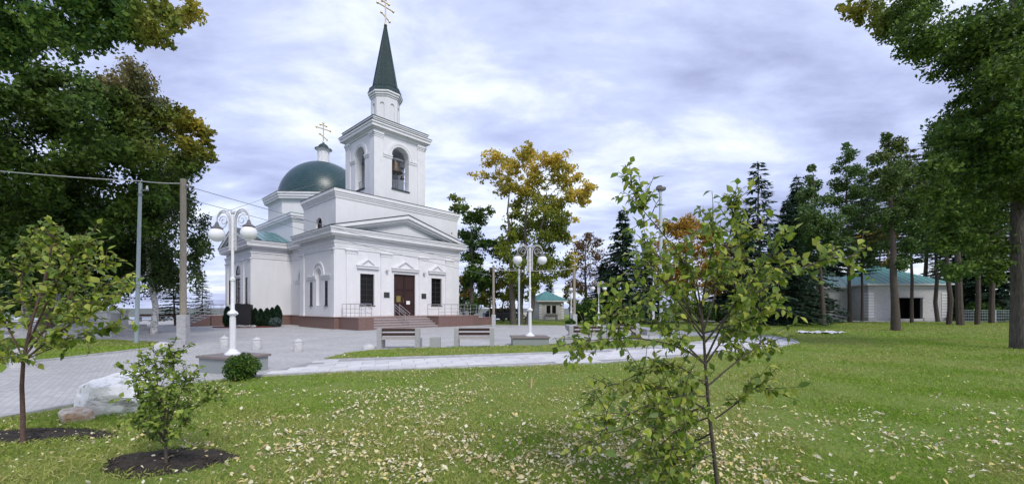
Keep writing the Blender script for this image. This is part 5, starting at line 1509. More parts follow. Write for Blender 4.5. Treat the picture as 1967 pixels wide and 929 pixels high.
add('birch_tree', 'weeping birch with black and white trunk standing in the paving', 297, 24.7, .17,
    [(255, 135, 32), (280, 165, 40), (235, 170, 36), (300, 195, 36), (262, 205, 38), (300, 280, 45), (340, 330, 40), (300, 385, 55), (345, 415, 42), (255, 420, 55), (375, 455, 26), (325, 470, 36), (370, 495, 22), (280, 470, 40), (235, 460, 45), (392, 420, 20), (350, 380, 34), (330, 520, 28), (372, 530, 20), (265, 515, 34), (300, 530, 24), (225, 520, 30), (395, 470, 16)],
    M['leaf_birch'], M['birch'], 3, leaf=.13, dens=.8, depth=.8, tint=lambda u, v, c: np.clip((230 - v) / 90, 0, 1) * .8, sub=8, strands=True, trunks=[(297, 272)], fork=.45)
add('broadleaf_tree', 'dark shady tree with a pale trunk behind the leafy sapling', 45, 25.0, .26,
    [(-10, 420, 80), (60, 430, 70), (130, 460, 65), (190, 480, 52), (20, 500, 60), (90, 520, 52), (160, 530, 45), (215, 520, 35), (0, 560, 36), (60, 565, 30), (-60, 500, 70), (120, 400, 70), (215, 440, 40)], M['leaf_dark'], M['birch'], 4, leaf=.19, dens=.9, depth=.8, trunks=[(45, 60), (103, 98)], sub=7)
add('broadleaf_tree', 'dark green thicket tree deepest behind the side lawn', 150, 33.0, .25,
    [(40, 470, 70), (110, 470, 70), (170, 450, 60), (215, 470, 45), (20, 540, 50), (80, 555, 45), (150, 550, 40), (-50, 520, 70), (200, 560, 28), (-20, 585, 30), (30, 590, 26), (80, 592, 24), (130, 588, 24), (-70, 575, 40), (180, 590, 16)], M['leaf_dark'], M['bark_dark'], 5, leaf=.25, dens=1.0, depth=.8, sub=7)
# centre poplars
add('poplar_tree', 'tall twin trunk poplar with orange gold upper branches beyond the church', 1000, 39.0, .30,
    [(955, 300, 20), (938, 308, 17), (970, 325, 20), (985, 350, 24), (1005, 300, 20), (1012, 285, 16), (1020, 320, 22), (1047, 305, 20), (1075, 312, 22), (1090, 325, 18), (1112, 345, 22), (1128, 365, 17), (1120, 385, 16), (1090, 375, 24), (1060, 345, 26), (1030, 375, 34), (1000, 395, 26),
     (945, 345, 17), (922, 342, 14), (908, 335, 10), (965, 372, 18), (1070, 395, 30), (1040, 420, 40), (1005, 450, 30), (1052, 460, 36), (1018, 490, 36), (1065, 500, 32), (1082, 455, 22), (1103, 460, 10), (1045, 530, 26), (985, 420, 18), (975, 480, 22), (1085, 520, 20), (1000, 520, 34), (985, 555, 26), (1015, 550, 26), (975, 450, 22), (1015, 420, 30), (1065, 430, 30), (1095, 500, 20), (1035, 515, 30), (990, 320, 18), (1035, 340, 22), (1080, 350, 24), (1105, 375, 22), (1050, 400, 30), (975, 350, 18), (1025, 300, 16), (1060, 320, 18), (1015, 360, 24), (1085, 420, 24)],
    M['leaf_poplar'], M['bark'], 6, leaf=.20, dens=.72, depth=.8, tint=lambda u, v, c: np.clip((415 - v) / 95, 0, 1) * .85 + np.clip((u - 1092) / 8, 0, 1) * .6, trunks=[(986, 975), (1013, 1050), (1000, 1015)], fork=.25, sub=7, top=12.5)
add('poplar_tree', 'narrow green poplar close to the far corner of the church', 906, 43.0, .28,
    [(872, 380, 13), (884, 395, 18), (900, 412, 24), (922, 420, 24), (940, 408, 16), (905, 450, 28), (928, 468, 24), (950, 480, 24), (970, 475, 20), (985, 495, 18), (895, 495, 22), (915, 515, 28), (905, 550, 24), (930, 545, 22), (900, 585, 14)],
    M['leaf_mid'], M['bark'], 7, leaf=.23, dens=.9, depth=.8, tint=lambda u, v, c: np.clip((420 - v) / 50, 0, 1) * .4, sub=7, fork=.3)
add('broadleaf_tree', 'rounded yellow green tree low between the two brown poles', 962, 45.0, .12,
    [(940, 545, 22), (960, 525, 24), (978, 540, 22), (985, 565, 20), (950, 570, 22), (970, 580, 20), (930, 575, 16)], M['leaf_yg'], M['bark_dark'], 8, leaf=.2, dens=.8, depth=.9, trunks=[(952, 950), (967, 965), (980, 980), (940, 942)], sub=7)
add('broadleaf_tree', 'small orange tree glimpsed against the church corner', 892, 50.0, .14, [(888, 540, 14), (900, 532, 12), (885, 560, 14), (900, 556, 12)], M['leaf_orange'], M['bark_dark'], 9, leaf=.28, dens=.9, sub=6)
add('broadleaf_tree', 'dark low tree behind the ramp railing of the church', 890, 55.0, .16, [(885, 575, 18), (905, 572, 18), (925, 578, 16), (890, 592, 14), (915, 592, 14)], M['leaf_dark'], M['bark_dark'], 10, leaf=.3, dens=1.0, sub=6)
add('bare_tree', 'half bare brown tree with fine twigs beside the broad spruce', 1125, 46.0, .22,
    [(1125, 475, 22), (1105, 495, 22), (1145, 490, 22), (1090, 520, 20), (1160, 515, 22), (1125, 520, 26), (1105, 550, 22), (1150, 550, 22), (1130, 455, 12), (1112, 470, 14), (1145, 465, 12)], M['leaf_brown'], M['bark_dark'], 11, leaf=.18, dens=.16, depth=.9, sub=18, fork=.25, subr=.4)
add('broadleaf_tree', 'golden brown tree standing behind the near sapling', 1320, 47.0, .26,
    [(1275, 445, 22), (1300, 440, 26), (1330, 435, 24), (1350, 455, 24), (1290, 475, 28), (1320, 480, 28), (1355, 490, 26), (1385, 510, 28), (1300, 520, 28), (1345, 530, 28), (1265, 480, 18), (1310, 560, 24), (1375, 550, 24)], M['leaf_orange'], M['bark_dark'], 12, leaf=.22, dens=.9, depth=.9, sub=7)
add('broadleaf_tree', 'golden tree glimpsed between the larch trunks on the lawn', 1690, 60.0, .22, [(1680, 420, 26), (1700, 440, 24), (1690, 470, 24), (1665, 455, 18), (1700, 500, 20)], M['leaf_orange'], M['bark_dark'], 13, leaf=.34, dens=.6, sub=7)
# right big tree
add('poplar_tree', 'huge old poplar with thick furrowed trunk on the lawn', 1950, 15.9, .31,
    [(1622, 15, 16), (1645, 25, 20), (1680, 28, 28), (1665, 8, 24), (1715, 45, 34), (1755, 65, 40), (1720, 5, 40), (1790, 90, 42), (1775, 30, 48), (1830, 60, 55), (1880, 30, 60), (1940, 20, 75), (1830, 125, 36), (1870, 110, 48), (1925, 100, 60), (1975, 110, 60), (1915, 165, 40), (1850, 235, 44), (1830, 260, 34), (1900, 250, 55), (1960, 230, 60), (1815, 310, 40), (1860, 330, 55), (1930, 330, 55), (1985, 300, 60), (1800, 370, 36), (1845, 400, 48), (1895, 400, 50), (1830, 450, 42), (1880, 470, 45), (1850, 510, 36), (1900, 520, 32), (1800, 430, 28), (1980, 420, 50), (1985, 500, 40), (1945, 60, 55, -1.4), (1945, 150, 50, -1.4), (1938, 250, 55, -1.4), (1935, 320, 45, -1.3), (1890, 140, 42), (1845, 185, 34), (1965, 350, 40, -1.2), (1970, 20, 50, -1.4), (1970, 110, 50, -1.4), (1972, 200, 50, -1.4), (1970, 290, 50, -1.4), (1930, 210, 45, -1.3), (1915, 300, 45, -1.2), (1900, 60, 50, -1.2), (1700, 60, 20), (1760, 110, 22)],
    M['leaf_mid'], M['bark'], 14, leaf=.105, dens=.8, depth=.8, tint=lambda u, v, c: np.clip((1720 - u) / 90, 0, 1) * .55 + .04, sub=8, fork=.35, top=17.0)

# conifers
def conifer_mesh(seed, h, r, whorls, per, droop, up, dens, card, bare=.12, taper=1.0, spread=.0, lo_full=True, oval=False):
    rg = np.random.default_rng(seed); wood = MB(); C = []; D = []; S = []
    wood.tube([(rg.normal() * .03, rg.normal() * .03, z) for z in np.linspace(-.1, h, 9)], [h * .0095 * (1 - .93 * k / 8) + .01 for k in range(9)], 8)
    for k in range(whorls):
        f = (k + rg.random() * .8) / whorls; z = h * (bare + (1 - bare) * f)
        L0 = r * (1 - f) ** taper + .12
        if oval: L0 = r * max(.1, math.sin(math.pi * min(1, f * .80 + .18))) ** .75 + .1
        elif not lo_full: L0 *= min(1, .35 + f * 2.4)
        for j in range(per):
            if rg.random() > .93: continue
            a = rg.uniform(0, 2 * math.pi); L = L0 * rg.uniform(.6, 1.15)
            n = max(4, int(L / .22)); pts = []
            for i in range(n + 1):
                t_ = i / n; pts.append(Vector((math.cos(a) * L * t_, math.sin(a) * L * t_, z + L * (up * t_ - droop * t_ ** 1.5 + .22 * droop * t_ ** 4))))
            wood.tube([pts[0], pts[n // 2], pts[-1]], [.012 + .012 * L, .008 + .006 * L, .004], 3)
            m = max(3, int(L * dens))
            t_ = rg.uniform(.08, 1.0, m) ** .8; idx = np.clip((t_ * n).astype(int), 0, n - 1); fr = t_ * n - idx
            A_ = np.array([list(p) for p in pts]); p0 = A_[idx] * (1 - fr)[:, None] + A_[idx + 1] * fr[:, None]
            side_ = np.array([-math.sin(a), math.cos(a), 0]); ax = np.array([math.cos(a), math.sin(a), -.15])
            sg = rg.choice([-1, 1], m)[:, None]
            dd = unit(ax[None] * rg.uniform(.3, 1.0, (m, 1)) + side_[None] * sg * rg.uniform(.2, 1.0, (m, 1)) + np.array([0, 0, 1])[None] * rg.uniform(-.55, .25, (m, 1)))
            C.append(p0); D.append(dd); S.append(card * (1.15 - .5 * t_) * rg.uniform(.7, 1.3, m))
    C = np.concatenate(C); D = np.concatenate(D); S = np.concatenate(S)[:, None]
    n = len(C); E = unit(np.cross(D, rg.normal(size=(n, 3)) * .6 + np.array([0, 0, 1]))); N = np.cross(D, E)
    v = np.empty((n, 4, 3)); v[:, 0] = C; v[:, 1] = C + D * S * .5 + E * S * .17; v[:, 2] = C + D * S; v[:, 3] = C + D * S * .45 - E * S * .17 - N * S * .08
    return wood, v.reshape(-1, 3)
M['needle'] = leaf_mat('spruce_needles', [(0.018, 0.048, 0.030), (0.032, 0.072, 0.040), (0.050, 0.095, 0.046)], None, .12, .6)
M['needle_larch'] = leaf_mat('larch_needles', [(0.035, 0.095, 0.032), (0.075, 0.160, 0.042), (0.14, 0.225, 0.050)], [(0.16, 0.14, 0.025), (0.19, 0.15, 0.03), (0.10, 0.10, 0.03)], .22, .6)
M['needle_blue'] = leaf_mat('blue_spruce_needles', [(0.05, 0.085, 0.085), (0.08, 0.12, 0.115), (0.11, 0.15, 0.14)], None, .1, .6)
M['thuja'] = leaf_mat('thuja_leaves', [(0.008, 0.026, 0.012), (0.014, 0.040, 0.018), (0.022, 0.055, 0.024)], None, .1, .6)
KINDS = {
    'spruce': [conifer_mesh(s, 1.0 * 12, 3.4, 50, 10, .42, .10, 20, .42, bare=.03, taper=.85) for s in (1, 2)],
    'thin': [conifer_mesh(s, 12, 2.2, 40, 6, .35, .15, 13, .42, bare=.10, taper=.75) for s in (3, 4)],
    'larch': [conifer_mesh(s, 14, rw, wh, 7, .16, .16, 34, .23, bare=bb, oval=True) for s, rw, bb, wh in ((5, 1.9, .34, 52), (6, 1.5, .40, 44), (7, 2.3, .30, 56), (8, 2.0, .42, 48))],
}
CM = {}
for kn, arr in KINDS.items():
    out_ = []
    for i, (wd, v) in enumerate(arr):
        t_ = wd.build('trunk', M['bark_dark']); z = v.reshape(-1, 4, 3).mean(1)
        tn = np.clip((noise2(z[:, 0] * 1.0 + i * 9, z[:, 2], 1.6, i) - .45) * 1.6, 0, .8) if kn == 'larch' else None
        c_ = np_mesh('crown', v, 4, M['needle_larch'] if kn == 'larch' else M['needle'], tint=tn)
        out_.append((t_.data, c_.data)); bpy.data.objects.remove(t_); bpy.data.objects.remove(c_)
    CM[kn] = out_
def conifer(name, lab, kn, i, u, d, vtop, wf=1.0, rz=None, tw=1.0):
    h0 = 14 if kn == 'larch' else 12
    h = EYE + (HOR - vtop) / FPX * d
    r = empty(name, (X(u, d), d, 0), random.uniform(0, 6.28) if rz is None else rz, lab, 'tree', 'conifers')
    td_, cd_ = CM[kn][i % len(CM[kn])]
    for nm, da in (('trunk', td_), ('crown', cd_)):
        o = bpy.data.objects.new(nm, da); col.objects.link(o); o.parent = r
        if nm == 'trunk': o.scale = (tw, tw, 1)
    s = h / h0; r.scale = (s * wf, s * wf, s); r.rotation_euler = (random.uniform(-.02, .02), random.uniform(-.025, .025), r.rotation_euler[2])
    return r
conifer('spruce_tree', 'broad dark spruce standing behind the twin globe lamp', 'spruce', 0, 1195, 40, 402, 1.05)
conifer('spruce_tree', 'low dark spruce spreading beside the broad spruce', 'spruce', 1, 1160, 43, 500, 1.5)
conifer('spruce_tree', 'dark spruce half behind the floodlight mast', 'spruce', 1, 1240, 44, 470, 1.2)
conifer('spruce_tree', 'thin topped spruce with ragged branches above the sapling crown', 'thin', 0, 1457, 34, 308, 1.15)
conifer('spruce_tree', 'dense dark spruce right of the ragged topped one', 'spruce', 0, 1505, 37, 385, 1.0)
conifer('spruce_tree', 'slender young spruce peeking between the dense conifers', 'thin', 1, 1530, 50, 335, .9)
add('larch_tree', 'full dark green larch nearest the ragged spruce', 1577, 38.0, .24, [(1560, 325, 10), (1563, 350, 18), (1548, 380, 22), (1580, 385, 22), (1560, 415, 30), (1595, 425, 24), (1540, 440, 24), (1575, 458, 32), (1610, 465, 20), (1545, 480, 22), (1585, 490, 18)], M['needle_larch'], M['bark_dark'], 51, leaf=.17, dens=.75, depth=.8, trunks=[(1577, 1562)], fork=.45, top=14.0, sub=10, wob=.15, group='conifers', tint=lambda u, v, c: np.full(len(u), .15))
add('larch_tree', 'tall slim larch in front of the low building roof', 1632, 44.0, .2, [(1625, 280, 8), (1628, 300, 15), (1612, 322, 14), (1645, 328, 15), (1622, 355, 20), (1645, 372, 18), (1608, 388, 15), (1632, 408, 18), (1650, 430, 15), (1622, 450, 17), (1600, 462, 15), (1652, 470, 12), (1635, 480, 12)], M['needle_larch'], M['bark_dark'], 52, leaf=.17, dens=.6, depth=.8, trunks=[(1632, 1625)], fork=.4, top=18.2, sub=11, wob=.15, subr=.48, group='conifers', tint=lambda u, v, c: np.full(len(u), .1))
conifer('larch_tree', 'thin larch trunk close beside the tall slim larch', 'larch', 2, 1656, 47, 330, .8)
add('larch_tree', 'tall larch with thick trunk standing before the garage bay', 1714, 28.6, .26, [(1702, 262, 10), (1715, 282, 17), (1690, 300, 18), (1735, 308, 17), (1680, 335, 15), (1712, 335, 22), (1742, 350, 17), (1695, 370, 20), (1725, 385, 20), (1752, 400, 24), (1715, 430, 22), (1762, 440, 22), (1700, 470, 17), (1742, 478, 22), (1722, 508, 16), (1768, 370, 16), (1690, 420, 14), (1710, 365, 20, -.7), (1712, 330, 18, -.7), (1714, 405, 18, -.6), (1708, 300, 16, -.5)], M['needle_larch'], M['bark_dark'], 53, leaf=.13, dens=.8, depth=.9, trunks=[(1714, 1706)], fork=.3, top=13.6, sub=12, wob=.1, subr=.5, group='conifers', tint=lambda u, v, c: np.clip((420 - v) / 200, 0, 1) * .35 + .1)
conifer('larch_tree', 'slender larch behind the thick trunked one', 'larch', 0, 1752, 42, 285, .9)
conifer('larch_tree', 'larch at the end of the low building beside the old poplar', 'larch', 1, 1800, 45, 300, 1.1)
conifer('larch_tree', 'close pair of larches, the one nearer the old poplar', 'larch', 3, 1842, 37, 215, 1.15, tw=1.3)
conifer('larch_tree', 'close pair of larches, the one nearer the garage bay', 'larch', 1, 1825, 38, 230, 1.1)
conifer('pine_tree', 'dark pine behind the old poplar and the mesh fence', 'larch', 3, 1880, 38, 240, 1.1)
conifer('pine_tree', 'farther dark pine between the fence and the old poplar', 'larch', 0, 1905, 42, 230, 1.1)
conifer('spruce_tree', 'bushy dark spruce filling the gap beside the old poplar trunk', 'spruce', 0, 1905, 48, 420, 1.6)
conifer('spruce_tree', 'far small spruce at the corner of the low building roof', 'thin', 1, 1792, 66, 500, 1.1)
conifer('spruce_tree', 'far dark spruce behind the long roof of the low building', 'spruce', 1, 1600, 75, 430, 1.2)
conifer('spruce_tree', 'far dark spruce left of the long low roof', 'spruce', 0, 1490, 62, 470, 1.3)
conifer('spruce_tree', 'far spruce closing the view behind the golden brown tree', 'spruce', 1, 1390, 64, 480, 1.3)
conifer('spruce_tree', 'dense spruce between the ragged spruce and the full larch', 'spruce', 1, 1535, 43, 350, 1.0)
conifer('larch_tree', 'tall larch behind the roof of the low building', 'larch', 0, 1672, 62, 330, 1.4)
conifer('larch_tree', 'leaning larch behind the hipped end of the low building', 'larch', 3, 1778, 63, 310, 1.4)
conifer('spruce_tree', 'broad dark spruce far behind the mesh fence', 'spruce', 0, 1850, 60, 400, 1.6)
conifer('spruce_tree', 'dark spruce rising behind the golden brown tree', 'spruce', 0, 1425, 52, 400, 1.1)
conifer('young_spruce', 'young open spruce beyond the paving beside the utility pole', 'thin', 0, 335, 36, 505, 1.6)
conifer('young_spruce', 'young open spruce beside the stair railing of the church', 'thin', 1, 388, 42, 520, 1.3)
conifer('spruce_tree', 'small dark spruce left of the brick cottage roof', 'spruce', 0, 1055, 66, 530, 1.0)

add('broadleaf_tree', 'low rusty autumn tree left of the golden brown one', 1265, 52.0, .14, [(1250, 520, 22), (1275, 510, 24), (1265, 545, 24), (1295, 550, 22), (1245, 560, 18)], M['leaf_orange'], M['bark_dark'], 61, leaf=.24, dens=.7, sub=7)
add('broadleaf_tree', 'brownish autumn tree between the golden brown tree and the spruces', 1400, 50.0, .16, [(1385, 480, 22), (1410, 470, 22), (1400, 510, 26), (1425, 520, 22), (1375, 535, 22), (1410, 550, 22)], M['leaf_brown'], M['bark_dark'], 62, leaf=.24, dens=.7, sub=7)
add('broadleaf_tree', 'yellow green low tree between the cottage and the broad spruce', 1095, 58.0, .12, [(1085, 560, 14), (1100, 550, 16), (1120, 560, 16), (1105, 580, 14), (1130, 580, 12)], M['leaf_yg'], M['bark_dark'], 63, leaf=.28, dens=.7, sub=6)
# shrubs
def shrub(name, lab, loc, rx, rz_, n, leaf, matr, seed, cone=False, stem=True, cat='shrub', group=None):
    rg = np.random.default_rng(seed); r = empty(name, loc, 0, lab, cat, group)
    if cone:
        f = rg.random(n) ** .8; a = rg.uniform(0, 6.283, n); prof_ = np.sin(np.clip(f * .93 + .07, 0, 1) * np.pi) ** .55 * (1 - f ** 3 * .3) * (1 + .12 * np.sin(a * 3 + f * 9))
        rad = rx * prof_ * rg.uniform(.55, 1.0, n) ** .5; c = np.stack([rad * np.cos(a), rad * np.sin(a), f * rz_], 1)
    else:
        dv = unit(rg.normal(size=(n, 3))); rr = rg.random(n) ** .35 * (1 + .16 * np.sin(dv[:, 0] * 7 + dv[:, 2] * 5 + seed)); c = dv * rr[:, None] * np.array([rx, rx, rz_ / 2]) + np.array([0, 0, rz_ / 2]); c = c[c[:, 2] > .01]
    v = leaf_quads(c, leaf, rg, elong=1.6 if not cone else 2.2, droop=-.7 if cone else 0)
    np_mesh('foliage', v, 4, matr, r)
    q = MB()
    for k in range(5 if not cone else 1):
        a = rg.uniform(0, 6.28); q.tube([(0, 0, -.03), (math.cos(a) * rx * .3 * (not cone), math.sin(a) * rx * .3 * (not cone), rz_ * .45), (math.cos(a) * rx * .5 * (not cone), math.sin(a) * rx * .5 * (not cone), rz_ * .8)], [.02, .014, .006], 5)
    q.build('stem', M['bark_dark'], r)
    return r
g = G(473, 727)
shrub('round_bush', 'round clipped green bush at the foot of the lamp pedestal', (g.x, 9.05, 0), .33, .56, 5200, .035, M['leaf_mid'], 21)
for u, d, h, rx, lab in ((437, 33.0, 1.65, .30, 'dark thuja left of the black memorial stone'), (490, 33.6, 1.5, .30, 'pointed dark thuja next to the black memorial stone'), (501, 34.0, 1.45, .30, 'dark thuja second in the row from the memorial stone'),
                         (513, 34.3, 1.5, .32, 'dark thuja third in the row from the memorial stone'), (523, 34.6, 1.55, .30, 'dark thuja fourth in the row from the memorial stone'), (533, 34.6, 1.75, .36, 'tallest green thuja at the end of the row')):
    shrub('thuja', lab, (X(u, d), d, 0), rx, h, 2600, .09, M['thuja'], int(u), True, group='thujas by the memorial stone')
shrub('juniper_bush', 'low bluish spruce bush at the foot of the tallest thuja', (X(529, 33.4), 33.4, 0), .42, .75, 1800, .10, M['needle_blue'], 33)
shrub('flower_tuft', 'tuft of dark flowers growing in the stone urn', (X(1096, 18.6), 18.6, .78), .24, .3, 700, .06, M['leaf_dark'], 34)
for u, d, rx, h, lab in ((1122, 43, 1.0, 1.8, 'wide dark bush at the foot of the half bare tree'), (1135, 40, 1.5, 2.4, 'dense dark bush in front of the broad spruce'), (1205, 38.5, 1.2, 1.4, 'low dark bush under the broad spruce'), (1330, 42, 2.2, 2.4, 'green bush behind the near sapling on the far lawn'), (1395, 44, 2.0, 2.0, 'low green bush left of the long low building'),
                         (1890, 46, 1.6, 2.2, 'dark bush growing along the mesh fence')):
    shrub('dark_bush', lab, (X(u, d), d, 0), rx, h, 3000, .16, M['leaf_dark'], int(u) + 1)
# white flowers edging the bed
vv = []
rg = np.random.default_rng(8); n = 260
c = np.stack([X(468, 32.0) + rg.uniform(-.9, 1.0, n), 31.95 + rg.uniform(-.12, .12, n), .08 + rg.random(n) * .14], 1)
tag(np_mesh('white_flowers', leaf_quads(c, .06, rg, 1.0), 4, M['fabric_white']), 'row of small white flowers edging the memorial bed', 'flowers', kind='stuff')

# ------------------------------------------------------------------ saplings with single leaves
def leaf_shape(name, L, Wd, curl, fold, matr):
    q = MB(); n = 5
    prof_ = [0.0, .62, .98, .78, .40, 0.0]
    vs_ = []; fs_ = []
    for i in range(n + 1):
        t_ = i / n; w = Wd * .5 * prof_[i]; z = -curl * L * t_ * t_
        vs_ += [(t_ * L, -w, z + fold * w), (t_ * L, 0, z), (t_ * L, w, z + fold * w)]
    for i in range(n):
        for k in (0, 1): fs_.append((i * 3 + k, (i + 1) * 3 + k, (i + 1) * 3 + k + 1, i * 3 + k + 1))
    q.add(vs_, fs_)
    me = bpy.data.meshes.new(name); me.from_pydata(q.v, [], q.f); me.validate(); me.materials.append(matr)
    me.polygons.foreach_set('use_smooth', [True] * len(me.polygons)); me.update()
    return me
SAP = [(0.09, 0.155, 0.022), (0.20, 0.30, 0.035), (0.30, 0.38, 0.045), (0.48, 0.50, 0.10), (0.24, 0.33, 0.09), (0.13, 0.21, 0.05)]
M['sap'] = leaf_mat('sapling_leaves', SAP, None, .42, .40, True); M['sap_i'] = leaf_mat('sapling_leaf_mass', SAP, None, .42, .40)
M['sap_dark'] = leaf_mat('deep_green_sapling_leaves', [(0.09, 0.15, 0.024), (0.18, 0.27, 0.04), (0.32, 0.39, 0.07)], None, .28, .42, True); M['sap_dark_i'] = leaf_mat('deep_green_leaf_mass', [(0.09, 0.15, 0.024), (0.18, 0.27, 0.04), (0.32, 0.39, 0.07)], None, .28, .42)
M['twig'] = mat('sapling_bark', (0.055, 0.045, 0.038), (0.10, 0.08, 0.065), .8, 30, .3, 90)
M['twig_red'] = mat('reddish_sapling_bark', (0.085, 0.05, 0.042), (0.14, 0.09, 0.075), .8, 30, .3, 90)
def sapling(name, lab, base, trunk, r0, branches, L, seed, matr, matr_i, bark, step=.035, tw=(.14, .34), twn=7, keep=1.0, up=.35, tk=7):
    """trunk, branches: lists of points; twigs and alternate leaves grow along the branches"""
    rg = np.random.default_rng(seed); base = Vector(base)
    root = empty(name, base, 0, lab, 'sapling')
    wood = MB(); wood.tube(trunk, [r0 * (1.15 - .75 * k / (len(trunk) - 1)) for k in range(len(trunk))], 8)
    shapes = [leaf_shape('leaf', L * a, L * b_, c, f, matr) for a, b_, c, f in ((1, .66, .15, .25), (.85, .60, .35, .35), (1.1, .74, .05, .15), (.7, .5, .25, .4))]
    spots = []
    def smooth(pts, n):
        pts = [Vector(p) for p in pts]; out_ = []
        m = len(pts) - 1
        for k in range(n + 1):
            t_ = k / n * m; i = min(int(t_), m - 1); f = t_ - i
            p0, p1, p2, p3 = pts[max(i - 1, 0)], pts[i], pts[i + 1], pts[min(i + 2, m)]
            out_.append(.5 * ((2 * p1) + (p2 - p0) * f + (2 * p0 - 5 * p1 + 4 * p2 - p3) * f * f + (3 * p1 - p0 - 3 * p2 + p3) * f ** 3))
        return out_
    def leaves(pts, f0):
        acc = 0; k = 0
        for a, b_ in zip(pts, pts[1:]):
            d = (b_ - a); Ls = d.length; acc += Ls
            k += 1
            if k / len(pts) < f0: continue
            while acc > step:
                acc -= step
                if rg.random() > keep: continue
                spots.append((a.lerp(b_, rg.random()), d.normalized()))
    for br in branches:
        bp = smooth(br, 16); Lb = sum((b_ - a).length for a, b_ in zip(bp, bp[1:]))
        rb = min(r0 * .62, .0035 + .0065 * Lb)
        wood.tube(bp, [rb * (1 - .82 * k / 16) for k in range(17)], 5)
        leaves(bp, .3)
        for k in range(int(twn * Lb / .6 + 1)):
            t_ = rg.uniform(.22, 1.0); i = min(int(t_ * 16), 15); s0 = bp[i]; d = (bp[i + 1] - bp[i]).normalized()
            dv = Vector(rg.normal(size=3)); dv = (d * .7 + dv * .75 + Vector((0, 0, up))).normalized(); lt = rg.uniform(*tw)
            e = s0 + dv * lt; mid = s0.lerp(e, .5) + Vector((0, 0, -.02 * lt)) + Vector(rg.normal(size=3)) * .03 * lt
            tp_ = smooth([s0, mid, e - Vector((0, 0, .1 * lt))], tk)
            wood.tube(tp_, [rb * .35 * (1 - .75 * j / tk) + .0008 for j in range(tk + 1)], 4); leaves(tp_, .15)
    tr = wood.build('trunk', bark, None, True, 60); tr.data.transform(Matrix.Translation(-base)); tr.parent = root
    mats = []
    for p, d in spots:
        dv = (d * .35 + Vector(rg.normal(size=3)) * .8 + Vector((0, 0, -.35))).normalized()
        nz_ = Vector((rg.normal() * .55, rg.normal() * .55 - .15, 1)).normalized()
        y = nz_.cross(dv)
        if y.length < .05: continue
        y.normalize(); z = dv.cross(y)
        m_ = Matrix((dv, y, z)).transposed().to_4x4()
        s_ = rg.uniform(.6, 1.18)
        mats.append(Matrix.Translation(p - base + dv * .006) @ m_ @ Matrix.Scale(s_, 4))
    order = sorted(range(len(mats)), key=lambda i: (base + mats[i].translation).length / mats[i].median_scale)
    vv = []; ff = []
    mass = MB()
    for r_i, i in enumerate(order):
        me = shapes[int(rg.integers(4))]
        if r_i < 298:
            o = bpy.data.objects.new('leaf', me); col.objects.link(o); o.parent = root; o.matrix_local = mats[i]
        else:
            mass.add([mats[i] @ v.co for v in me.vertices], [tuple(p.vertices) for p in me.polygons])
    if mass.v:
        o = mass.build('foliage', matr_i, root, True, 180); tag(o, kind='stuff')
    return root, len(mats)
def Q(lst, d):
    """polyline (u, v, depth offset) about depth d"""
    return [P(a[0], a[1], d + (a[2] if len(a) > 2 else 0)) for a in lst]
# near sapling, its foot just below the frame
d = 3.25
tb = P(1384, 983, d); tb.z = 0
trunk = [Vector((tb.x, tb.y, -.03))] + Q([(1372, 880), (1362, 790), (1355, 700), (1352, 650), (1348, 600), (1338, 540)], d)
brs = [Q(l, d) for l in (
    [(1352, 650), (1340, 580, -.05), (1310, 500, -.1), (1270, 445, -.1), (1225, 390, -.15), (1212, 350, -.15)],
    [(1350, 640), (1375, 560, .1), (1395, 480, .1), (1408, 420, .1), (1404, 390, .1)],
    [(1355, 690), (1400, 600, -.1), (1445, 540, -.15), (1485, 480, -.2), (1505, 445, -.2)],
    [(1362, 790), (1310, 760, 0), (1250, 740, 0), (1190, 760, .05)], [(1368, 830), (1330, 850, .2), (1290, 860, .35), (1250, 880, .4)], [(1372, 870), (1335, 890, -.1), (1310, 915, -.15), (1295, 940, -.2)], [(1360, 770), (1330, 800, -.1), (1300, 840, -.2), (1285, 880, -.25)],
    [(1348, 620), (1300, 560, .1), (1270, 500, .15), (1235, 470, .2)], [(1350, 640), (1420, 620, -.2), (1470, 600, -.3), (1500, 570, -.3)], [(1345, 590), (1380, 530, .3), (1420, 480, .4), (1440, 440, .4)],
    [(1356, 700), (1290, 640, .3), (1220, 610, .45), (1170, 600, .5)], [(1362, 780), (1320, 790, .3), (1260, 800, .5), (1200, 830, .55)],
    [(1352, 660), (1410, 590, .2), (1450, 555, .35), (1480, 530, .45)], [(1420, 585, .2), (1500, 535, .1), (1580, 500, 0), (1650, 492, 0)],
    [(1356, 700), (1310, 668, -.1), (1230, 650, -.2), (1150, 652, -.3), (1100, 660, -.35)],
    [(1230, 650, -.2), (1190, 610, -.2), (1180, 565, -.25)],
    [(1358, 740), (1290, 700, .15), (1210, 725, .3), (1140, 770, .4)],
    [(1360, 760), (1280, 765, -.2), (1200, 800, -.35), (1130, 850, -.4)],
    [(1365, 800), (1310, 820, .1), (1265, 860, .15), (1240, 900, .2)],
    [(1370, 845), (1320, 865, -.15), (1290, 900, -.2), (1270, 935, -.25)],
    [(1360, 740), (1420, 690, .1), (1460, 665, .2), (1480, 655, .25)],
    [(1366, 810), (1420, 770, -.1), (1450, 745, -.15), (1470, 745, -.15)],
    [(1350, 650), (1310, 600, .25), (1260, 560, .4), (1210, 540, .5)],
    [(1345, 600), (1360, 520, -.2), (1370, 460, -.3), (1365, 420, -.3)],
    [(1355, 700), (1390, 650, .3), (1430, 600, .5), (1470, 520, .55)],
    [(1358, 730), (1330, 740, -.3), (1290, 790, -.45), (1250, 830, -.5)],
    [(1350, 640), (1290, 560, -.2), (1250, 500, -.25), (1250, 460, -.25)],
)]
